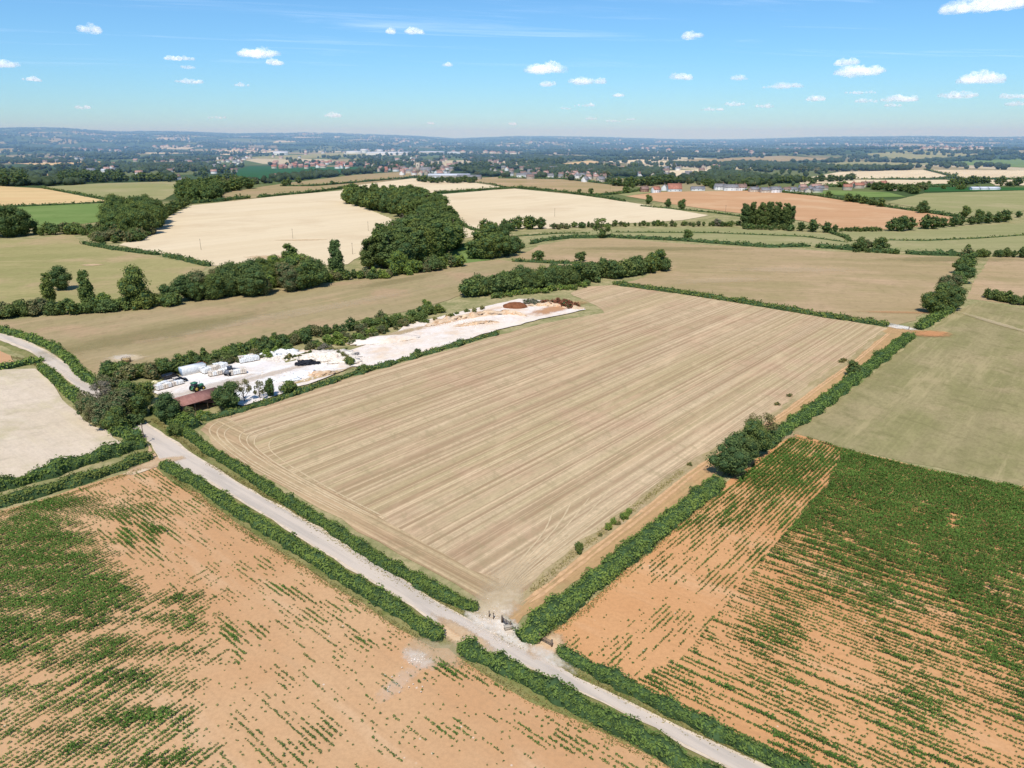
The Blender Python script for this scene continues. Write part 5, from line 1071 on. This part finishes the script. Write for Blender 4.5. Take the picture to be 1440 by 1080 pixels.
for s, y0_, y1_ in ((1, -4.2, 0), (1, 0, 4.2)):
    za, zb = (2.9, 4.6) if y0_ < 0 else (4.6, 2.9)
    P = [(-7, y0_, za), (7, y0_, za), (7, y1_, zb), (-7, y1_, zb)]; b.add(P+[(x, y, z+.12) for x, y, z in P], [[0, 3, 2, 1], [4, 5, 6, 7], [0, 1, 5, 4], [1, 2, 6, 5], [2, 3, 7, 6], [3, 0, 4, 7]])
b.build('roof', RUST, e)
for k in (-6, -2, 2, 6): b = MB(); b.box((k, -3.6, 1.5), (.25, .25, 3)); b.build('post', WOODD, e)
# container / lorry trailer
g = G(272, 526); e = link('shipping_container', None, loc=(g[0], g[1], .46)); e.rotation_euler = (0, 0, D1-.05); tag(e, 'white container with a blue grey end beside the thicket', 'container')
CW = plain('white_painted_steel', (.76, .75, .72, 1), .1, 1); CB = plain('blue_grey_steel', (.32, .40, .50, 1), .15, 1)
b = MB(); b.box((0, 0, 1.4), (8.5, 2.9, 2.8))
for k in np.arange(-4, 4.1, .5): b.box((k, -1.47, 1.4), (.2, .06, 2.5)); b.box((k, 1.47, 1.4), (.2, .06, 2.5))
b.build('body', CW, e); b = MB(); b.box((-4.3, 0, 1.4), (.12, 2.7, 2.6)); b.box((-4.38, .4, 1.4), (.05, .06, 2.3)); b.box((-4.38, -.4, 1.4), (.05, .06, 2.3)); b.build('door', CB, e)
# cars
PAINT = glossy('black_car_paint', (.012, .014, .02, 1), .25); TYRE = plain('tyre_rubber', (.02, .02, .02, 1), .2, 2); RIM = glossy('alloy', (.5, .5, .52, 1), .35, 1); LAMP = glossy('lamp_lens', (.7, .7, .68, 1), .15)
def car(px, py, rz, label, s=1.0, van=False):
    g = G(px, py); e = link('parked_car', None, loc=(g[0], g[1], .46)); e.rotation_euler = (0, 0, rz); e.scale = (s, s, s); tag(e, label, 'car')
    prof = [(-2.2, .35), (-2.25, .8), (-2.05, 1.0), (-1.75, 1.5), (-1.3, 1.62), (.3, 1.62), (.75, 1.5), (1.2, 1.05), (2.0, .92), (2.25, .7), (2.25, .35)]
    if van: prof = [(-2.3, .35), (-2.35, 1.2), (-2.25, 1.85), (-1.9, 1.95), (.8, 1.95), (1.3, 1.6), (1.7, 1.15), (2.3, .95), (2.4, .7), (2.4, .35)]
    m_ = len(prof); V = []
    for y, kz in ((-.9, 1), (-.82, 1.0), (.82, 1.0), (.9, 1)):
        for x, z in prof: V.append((x, y if z < 1.0 else y*.86, z-(0.06 if abs(y) > .85 else 0)))
    V = np.array(V); Q = [[a*m_+k, a*m_+k+1, (a+1)*m_+k+1, (a+1)*m_+k] for a in range(3) for k in range(m_-1)]
    Q += [[a*m_+m_-1, a*m_, (a+1)*m_, (a+1)*m_+m_-1] for a in range(3)]
    T = []
    for base in (0, 3*m_):
        for k in range(1, m_-1): T.append([base, base+k, base+k+1])
    b = MB(); b.add(V, Q, T); body = b.build('body', PAINT, e)
    b = MB(); hh = 1.7 if van else 1.32
    for s_ in (-1, 1): b.box((-.7, s_*.83, hh-.02), (2.0, .06, .36))
    b.build('side_window', GLASS, e); b = MB(); b.add([(1.22, -.68, 1.1), (1.22, .68, 1.1), (.82, .62, 1.5), (.82, -.62, 1.5)] if not van else [(1.7, -.68, 1.22), (1.7, .68, 1.22), (1.35, .62, 1.64), (1.35, -.62, 1.64)], [[0, 1, 2, 3]]); b.build('windscreen', GLASS, e)
    for x in (-1.4, 1.4):
        for s_ in (-1, 1):
            b = MB(); b.tube((x, s_*.72, .34), (x, s_*.93, .34), .34, .34, 14); wh = b.build('wheel', TYRE, e); b = MB(); b.tube((x, s_*.931, .34), (x, s_*.945, .34), .2, .2, 10); b.build('rim', RIM, wh)
    for s_ in (-1, 1): b = MB(); b.box((2.26 if not van else 2.41, s_*.62, .7), (.05, .3, .14)); b.build('headlight', LAMP, e)
car(240, 535, D1+.1, 'black estate car parked at the back left of the yard', 1.15, True); car(253, 539, D1-.2, 'smaller black car parked right behind the black estate car', 1.1)
# tractor (green)
TG = glossy('green_machine_paint', (.05, .22, .10, 1), .4); TY = glossy('yellow_machine_paint', (.6, .42, .06, 1), .4); GR = glossy('grey_machine_paint', (.16, .17, .19, 1), .5)
g = G(278, 551); e = link('tractor', None, loc=(g[0], g[1], .46)); e.rotation_euler = (0, 0, D1+.2); e.scale = (1.2,)*3; tag(e, 'green farm tractor standing above the rusty barn roof', 'tractor')
b = MB(); b.box((1.0, 0, 1.2), (2.0, .8, .8), top=.88); b.box((-.1, 0, .85), (3.6, .5, .4)); b.build('bonnet', TG, e)
b = MB(); b.box((-.75, 0, 2.5), (1.5, 1.5, .12)); b.box((-.75, 0, 1.3), (1.4, 1.3, .5)); cab = b.build('cab', TG, e); b = MB(); b.box((-.75, 0, 2.0), (1.35, 1.3, .88), top=.95); b.build('cab_glass', GLASS, cab)
for x, r_, wd in ((-.9, .85, .5), (1.4, .55, .35)):
    for s_ in (-1, 1): b = MB(); b.tube((x, s_*.6, r_), (x, s_*(.6+wd), r_), r_, r_, 16); wh = b.build('wheel', TYRE, e); b = MB(); b.tube((x, s_*(.6+wd), r_), (x, s_*(.62+wd), r_), r_*.5, r_*.5, 10); b.build('rim', TY, wh)
b = MB(); b.tube((1.2, .25, 1.5), (1.2, .25, 2.5), .05, .05); b.build('exhaust', GR, e)
# loader (grey)
g = G(325, 528); e = link('wheel_loader', None, loc=(g[0], g[1], .46)); e.rotation_euler = (0, 0, D1+.5); e.scale = (1.1,)*3; tag(e, 'dark grey wheeled loader among the stone pallets', 'loader')
b = MB(); b.box((-1.2, 0, 1.3), (2.4, 1.5, 1.0), top=.9); b.box((.6, 0, 1.0), (1.8, 1.1, .5)); b.build('body', GR, e); b = MB(); b.box((-.2, 0, 2.3), (1.3, 1.3, 1.2), top=.85); b.build('cab', GLASS, e)
b = MB(); b.tube((.6, .4, 1.6), (3.0, .4, .8), .12, .1); b.tube((.6, -.4, 1.6), (3.0, -.4, .8), .12, .1); b.build('lift_arm', GR, e)
b = MB(); b.box((3.3, 0, .5), (.8, 2.2, .12)); b.box((2.95, 0, .85), (.12, 2.2, .8)); b.box((3.3, 1.05, .8), (.8, .08, .6)); b.box((3.3, -1.05, .8), (.8, .08, .6)); b.build('bucket', GR, e)
for x in (-1.5, 1.1):
    for s_ in (-1, 1): b = MB(); b.tube((x, s_*.7, .65), (x, s_*1.15, .65), .65, .65, 14); wh = b.build('wheel', TYRE, e); b = MB(); b.tube((x, s_*1.15, .65), (x, s_*1.17, .65), .3, .3, 10); b.build('rim', RIM, wh)
g = G(218, 540); heap(218, 540, 1.2, .8, .9, plain('cream_cloth', (.7, .62, .35, 1), .1, 1), 'small cream coloured tank at the left end of the yard', 0, 'cream_tank', 'tank', rough=.05, sub=2)

# telegraph poles, gates, feeder, cattle
def pole(px, py, h, label, group=None, r=.15):
    g = G(px, py); e = link('telegraph_pole', None, loc=(g[0], g[1], 0)); e.rotation_euler = (0, 0, D1+1.5); tag(e, label, 'pole', group)
    b = MB(); b.tube((0, 0, 0), (0, 0, h), r, r*.7, 8); b.build('post', WOODD, e); b = MB(); b.box((0, 0, h-.6), (1.7, .12, .12)); ca = b.build('crossarm', WOODD, e)
    for k in (-.7, 0, .7): b = MB(); b.tube((k, 0, h-.54), (k, 0, h-.35), .05, .03, 6); b.build('insulator', CW, ca)
    return g
pole(204, 625, 6.3, 'brown wooden telegraph pole beside the lane junction', r=.14)
for k, q in enumerate([(283, 352), (412, 336), (496, 358), (518, 325)]): pole(q[0], q[1], 8.5, 'wooden pole standing in the pale wheat, '+['farthest left one', 'beside the brown patch', 'nearest the slender poplar', 'nearest the wood edge'][k], r=.14)
for k, q in enumerate([(1020, 300), (858, 268), (780, 305)]): pole(q[0], q[1], 9, ['wooden pole at the low hedge by the orange field', 'wooden pole at the village hay field corner', 'wooden pole in the middle wheat field'][k], r=.15)
def gate(px, py, qx, qy, label, hgt=1.2, mat=None):
    a = G(px, py); c_ = G(qx, qy); d = c_-a; L = float(np.linalg.norm(d)); e = link('field_gate', None, loc=(a[0], a[1], .2)); e.rotation_euler = (0, 0, math.atan2(d[1], d[0])); tag(e, label, 'gate'); mat = mat or WOODD
    b = MB()
    for k in range(5): b.box((L/2, 0, .25+k*.22), (L-.3, .05, .09))
    b.box((.2, .03, .7), (.09, .06, 1.1)); b.box((L-.2, .03, .7), (.09, .06, 1.1)); b.box((L/2, .03, .7), (.08, .06, 1.1)); b.build('gate_bars', mat, e)
    for x in (0, L): b = MB(); b.box((x, 0, .7), (.22, .22, 1.5)); b.build('gate_post', WOODD, e)
gate(759, 902, 776, 911, 'brown wooden gate at the right maize field entrance')
gate(1248, 458, 1278, 464, 'long pale gate across the white gateway at the far field corner', mat=CW)
# stub posts and folded gate at main gateway
for q, lb in (((688, 869), 'short wooden gatepost at the left of the white gravel entrance'), ((694, 872), 'second short wooden gatepost in the white gravel entrance')):
    g = G(*q); b = MB(); b.box((0, 0, .6), (.18, .18, 1.2)); b.box((0, 0, 1.22), (.21, .21, .05)); o = b.build('gatepost', WOODD, loc=(g[0], g[1], .2)); tag(o, lb, 'gatepost')
gate(706, 877, 718, 885, 'dark wooden gate standing open against the hedge end at the gravel entrance', mat=plain('dark_wood', (.07, .055, .05, 1), .3, 2))
g = G(715, 886); b = MB(); b.box((0, 0, .35), (1.5, .7, .7), .3, .9); b.box((0, 0, .73), (1.6, .8, .06), .3); o = b.build('water_trough', WALLS['stone'], loc=(g[0], g[1], .2)); tag(o, 'pale box trough beside the dark open gate', 'trough')
g = G(178, 510); e = link('hay_feeder', None, loc=(g[0], g[1], .4)); tag(e, 'round wire hay feeder on a bare trampled patch', 'feeder')
b = MB()
for k in range(16): a = k*math.pi/8; b.tube((1.6*math.cos(a), 1.6*math.sin(a), 0), (1.6*math.cos(a), 1.6*math.sin(a), 1.5), .05, .05, 5)
for z in (.1, .8, 1.5):
    for k in range(16): a = k*math.pi/8; c2 = a+math.pi/8; b.tube((1.6*math.cos(a), 1.6*math.sin(a), z), (1.6*math.cos(c2), 1.6*math.sin(c2), z), .05, .05, 5)
b.build('feeder_ring', WOODD, e); b = MB(); b.tube((0, 0, 0), (0, 0, 1.2), 1.45, 1.2, 18); b.build('hay', plain('hay', C(200, 170, 120), .3, 2), e)

# ---------------------------------------------------------------- far and village trees
FT = [np.array(x) for x in ()]
def clumps(name, pts, hs, tint, label, nleaf=26, cat='trees'):
    """one mesh of many small far-off tree crowns, each a lumpy ball with leaf faces"""
    n_ = len(pts); iv, it = ico(1)
    lum = rng.uniform(.75, 1.2, (n_, len(iv), 1))
    zz = hz(pts[:, 0], pts[:, 1])
    ctr = np.stack([pts[:, 0], pts[:, 1], zz+hs*.52], 1); wr_ = hs*rng.uniform(.42, .75, n_)
    V = iv[None]*lum*np.stack([wr_, wr_, hs*.52], 1)[:, None, :]+ctr[:, None, :]
    T = (it[None]+np.arange(n_)[:, None, None]*len(iv)).reshape(-1, 3)
    o = link(name, mesh(name, V.reshape(-1, 3), [T], [LEAF[tint]])); tag(o, label, cat, kind='stuff'); print(name, n_)
excl = []
def far_ok(px, py):
    """keep explicit fields clear"""
    k = np.ones(len(px), bool)
    for pl in CLEAR: k &= ~inpoly(px, py, pl)
    return k
CLEAR = [[(-200, 262), (0, 261), (60, 264), (152, 283), (240, 281), (262, 262), (320, 268), (400, 256), (500, 246), (590, 240), (640, 250), (700, 249), (880, 261), (900, 270), (930, 270), (1080, 268), (1150, 275), (1250, 282), (1300, 271), (1440, 267), (1700, 266), (1700, 420), (-200, 420)],
 [(325, 243), (350, 234), (500, 235), (520, 240), (430, 248), (350, 254)], [(1125, 252), (1180, 242), (1300, 239), (1700, 239), (1700, 262), (1130, 262)], [(925, 241), (1007, 237), (995, 247), (940, 250)], [(765, 233), (830, 226), (845, 228), (800, 236)], [(640, 231), (690, 233), (680, 237), (645, 236)], [(60, 263), (140, 258), (250, 255), (262, 262), (230, 281), (155, 280)], [(1130, 271), (1170, 267), (1250, 270), (1275, 277), (1220, 278)], [(1290, 230), (1440, 226), (1600, 230), (1440, 236)], [(330, 222), (480, 215), (560, 217), (400, 224)], [(1120, 232), (1200, 228), (1330, 231), (1200, 236)], [(1210, 222), (1300, 219), (1380, 223), (1280, 227)], [(960, 225), (1100, 222), (1180, 226), (1000, 230)]]
# countable village and middle-distance trees (nearest, largest)
cnt = 0; tries = 0
HOUSEBOX = [(385, 226, 500, 240), (700, 238, 850, 254), (900, 262, 1165, 272)]
while cnt < 280 and tries < 6000:
    tries += 1
    py = 238+random.random()**1.3*30; px = random.uniform(-30, 1470)
    dnm = float(wob(np.array([px*1.0]), np.array([py*6.0]), 90, 41)[0])
    if dnm < -.35: continue
    if not far_ok(np.array([px]), np.array([py+1.0]))[0]: continue
    if any(a < px < c_ and b_ < py < d for a, b_, c_, d in HOUSEBOX) and random.random() < .86: continue
    tree(px, py, random.uniform(5, 10), random.choice(['oak', 'oak', 'oak', 'bush']), random.choice(['dark', 'dark', 'mid', 'olive']), random.uniform(1.0, 1.5), 'rounded tree among the village gardens and paddocks', 'trees among the village'); cnt += 1
for bpts, nn_, hh in [([(860, 262), (900, 262), (955, 258)], 16, (9, 14)), ([(720, 233), (760, 234), (790, 232)], 14, (8, 11)), ([(990, 262), (1005, 264)], 4, (8, 11)), ([(1040, 262), (1100, 258), (1200, 254)], 26, (7, 11)), ([(640, 240), (690, 236)], 12, (8, 11)), ([(586, 256), (640, 258), (670, 256)], 16, (7, 10)), ([(500, 232), (570, 234)], 12, (6, 9)), ([(190, 256), (240, 255)], 10, (9, 13)), ([(1335, 262), (1380, 258), (1440, 262)], 14, (7, 12)), ([(880, 276), (880, 262)], 3, (8, 10)), ([(1225, 266), (1275, 270), (1290, 274)], 12, (8, 12))]:
    belt(bpts, nn_, hh, ['oak'], ['dark', 'dark', 'mid'], 1.0, 'dark tree in a belt behind the village houses', 'tree belts behind the village', (1.2, 1.6))
# the largest 290 of each kind become things of their own, the small rest one object
QUEUE.sort(key=lambda q: -q[0]); used = {}; rest = []
for hp, a in QUEUE:
    kd = a[3]; cap = 292
    if used.get(kd, 0) < cap or a[7] is None: used[kd] = used.get(kd, 0)+1; plant_tree(*a)
    else: rest.append((hp, a))
print('trees', used, 'rest', len(rest), 'largest', rest[0][0] if rest else 0)
if rest:
    byt = {}
    for hp, a in rest:
        if a[8] is None: g = G(a[0], a[1]); x, y = g[0], g[1]; h = a[2]*mpp(a[0], a[1])
        else: x, y = a[8]; h = a[9]
        byt.setdefault((a[3], a[4]), []).append((x, y, h, a[5]))
    VV = []; QQ = []; MI = []; nv = 0; mats = []
    for (kd, tint), L in byt.items():
        cr, _ = tpl(kd, tint, 0, 0); v = np.zeros(len(cr.vertices)*3, np.float32); cr.vertices.foreach_get('co', v); v = v.reshape(-1, 3)
        fs = [list(p.vertices) for p in cr.polygons]; q4 = np.array([f for f in fs if len(f) == 4]); t3 = np.array([f for f in fs if len(f) == 3])
        if LEAF[tint] not in mats: mats.append(LEAF[tint])
        li = mats.index(LEAF[tint])
        for x, y, h, wr in L:
            a_ = random.uniform(0, 6.28); c_, s_ = math.cos(a_), math.sin(a_)
            w_ = v*np.array([h*wr, h*wr, h]); w_ = np.stack([w_[:, 0]*c_-w_[:, 1]*s_+x, w_[:, 0]*s_+w_[:, 1]*c_+y, w_[:, 2]+hzs(x, y)], 1)
            VV.append(w_); QQ.append((q4+nv, li)); 
            if len(t3): QQ.append((t3+nv, -1))
            nv += len(v)
    mats.append(CORE); f4 = [(f, m) for f, m in QQ if f.shape[1] == 4]; f3 = [(f, m) for f, m in QQ if f.shape[1] == 3]
    fa = [np.vstack([f for f, _ in f4])]; mi = [m for f, m in f4 for _ in range(len(f))]
    if f3: fa.append(np.vstack([f for f, _ in f3])); mi += [len(mats)-1]*len(fa[1])
    o = link('background_trees', mesh('background_trees', np.vstack(VV), fa, mats, mi)); tag(o, 'many small rounded trees and bushes in far belts and village gardens', 'trees', kind='stuff')
# uncountable far woods
M = 110000
d = 1300+(rng.uniform(0, 1, M)**1.25)*10400; a = rng.uniform(-.78, .78, M)
x = d*np.sin(a); y = d*np.cos(a); px, py = PX(np.stack([x, y, hz(x, y)], 1))
hedg = np.minimum(np.abs(((x*.94+y*.34+wob(x, y, 900, 51)*60) % 330)-165), np.abs(((-x*.34+y*.94+wob(x, y, 1100, 52)*80) % 420)-210))
wd_ = wob(x, y, 900, 53)+.6*wob(x, y, 350, 54)
k = ((hedg < 9) | (wd_ > .50-.22*(d > 4500)) | ((wd_ > .34) & (d < 3200) & (py < 250)) | (rng.uniform(0, 1, M) < .012)) & far_ok(px, py) & (px > -80) & (px < 1520) & (py < 262)
k &= ~((px > 300) & (px < 640) & (py > 212) & (py < 246) & (rng.uniform(0, 1, M) < .7))
pts = np.stack([x[k], y[k]], 1); dd_ = d[k]
hs = rng.uniform(7, 13, len(pts))*(1+np.clip((dd_-3000)/9000, 0, 1)*.25)
clumps('far_woodland', pts, hs, 'far', 'distant woods and hedgerow trees fading to blue in the haze')
# far hamlets scattered on the hills: stuff
pts = []
for _ in range(60):
    aa_ = random.uniform(-.7, .7); dd2 = random.uniform(3200, 9500); cx_, cy_ = dd2*math.sin(aa_), dd2*math.cos(aa_)
    for _ in range(random.randint(4, 16)): pts.append((cx_+random.gauss(0, 120), cy_+random.gauss(0, 60)))
b = MB(); b2 = MB()
for x_, y_ in pts:
    z_ = hzs(x_, y_); s_ = random.uniform(.8, 1.6); rz_ = random.uniform(0, 3)
    b.box((x_, y_, z_+4*s_), (16*s_, 9*s_, 8*s_), rz_)
    b2.box((x_, y_, z_+9.6*s_), (17*s_, 10*s_, 3.0*s_), rz_, .25)
o = b.build('far_hamlets', WALLS['cream']); tag(o, 'tiny pale buildings dotted over the distant valley and hills', 'buildings', kind='stuff')
o = b2.build('far_hamlet_roofs', ROOFS['pink']); tag(o, 'tiny pinkish roofs dotted over the distant valley and hills', 'roofs', kind='stuff')
print('objects', len(bpy.data.objects))
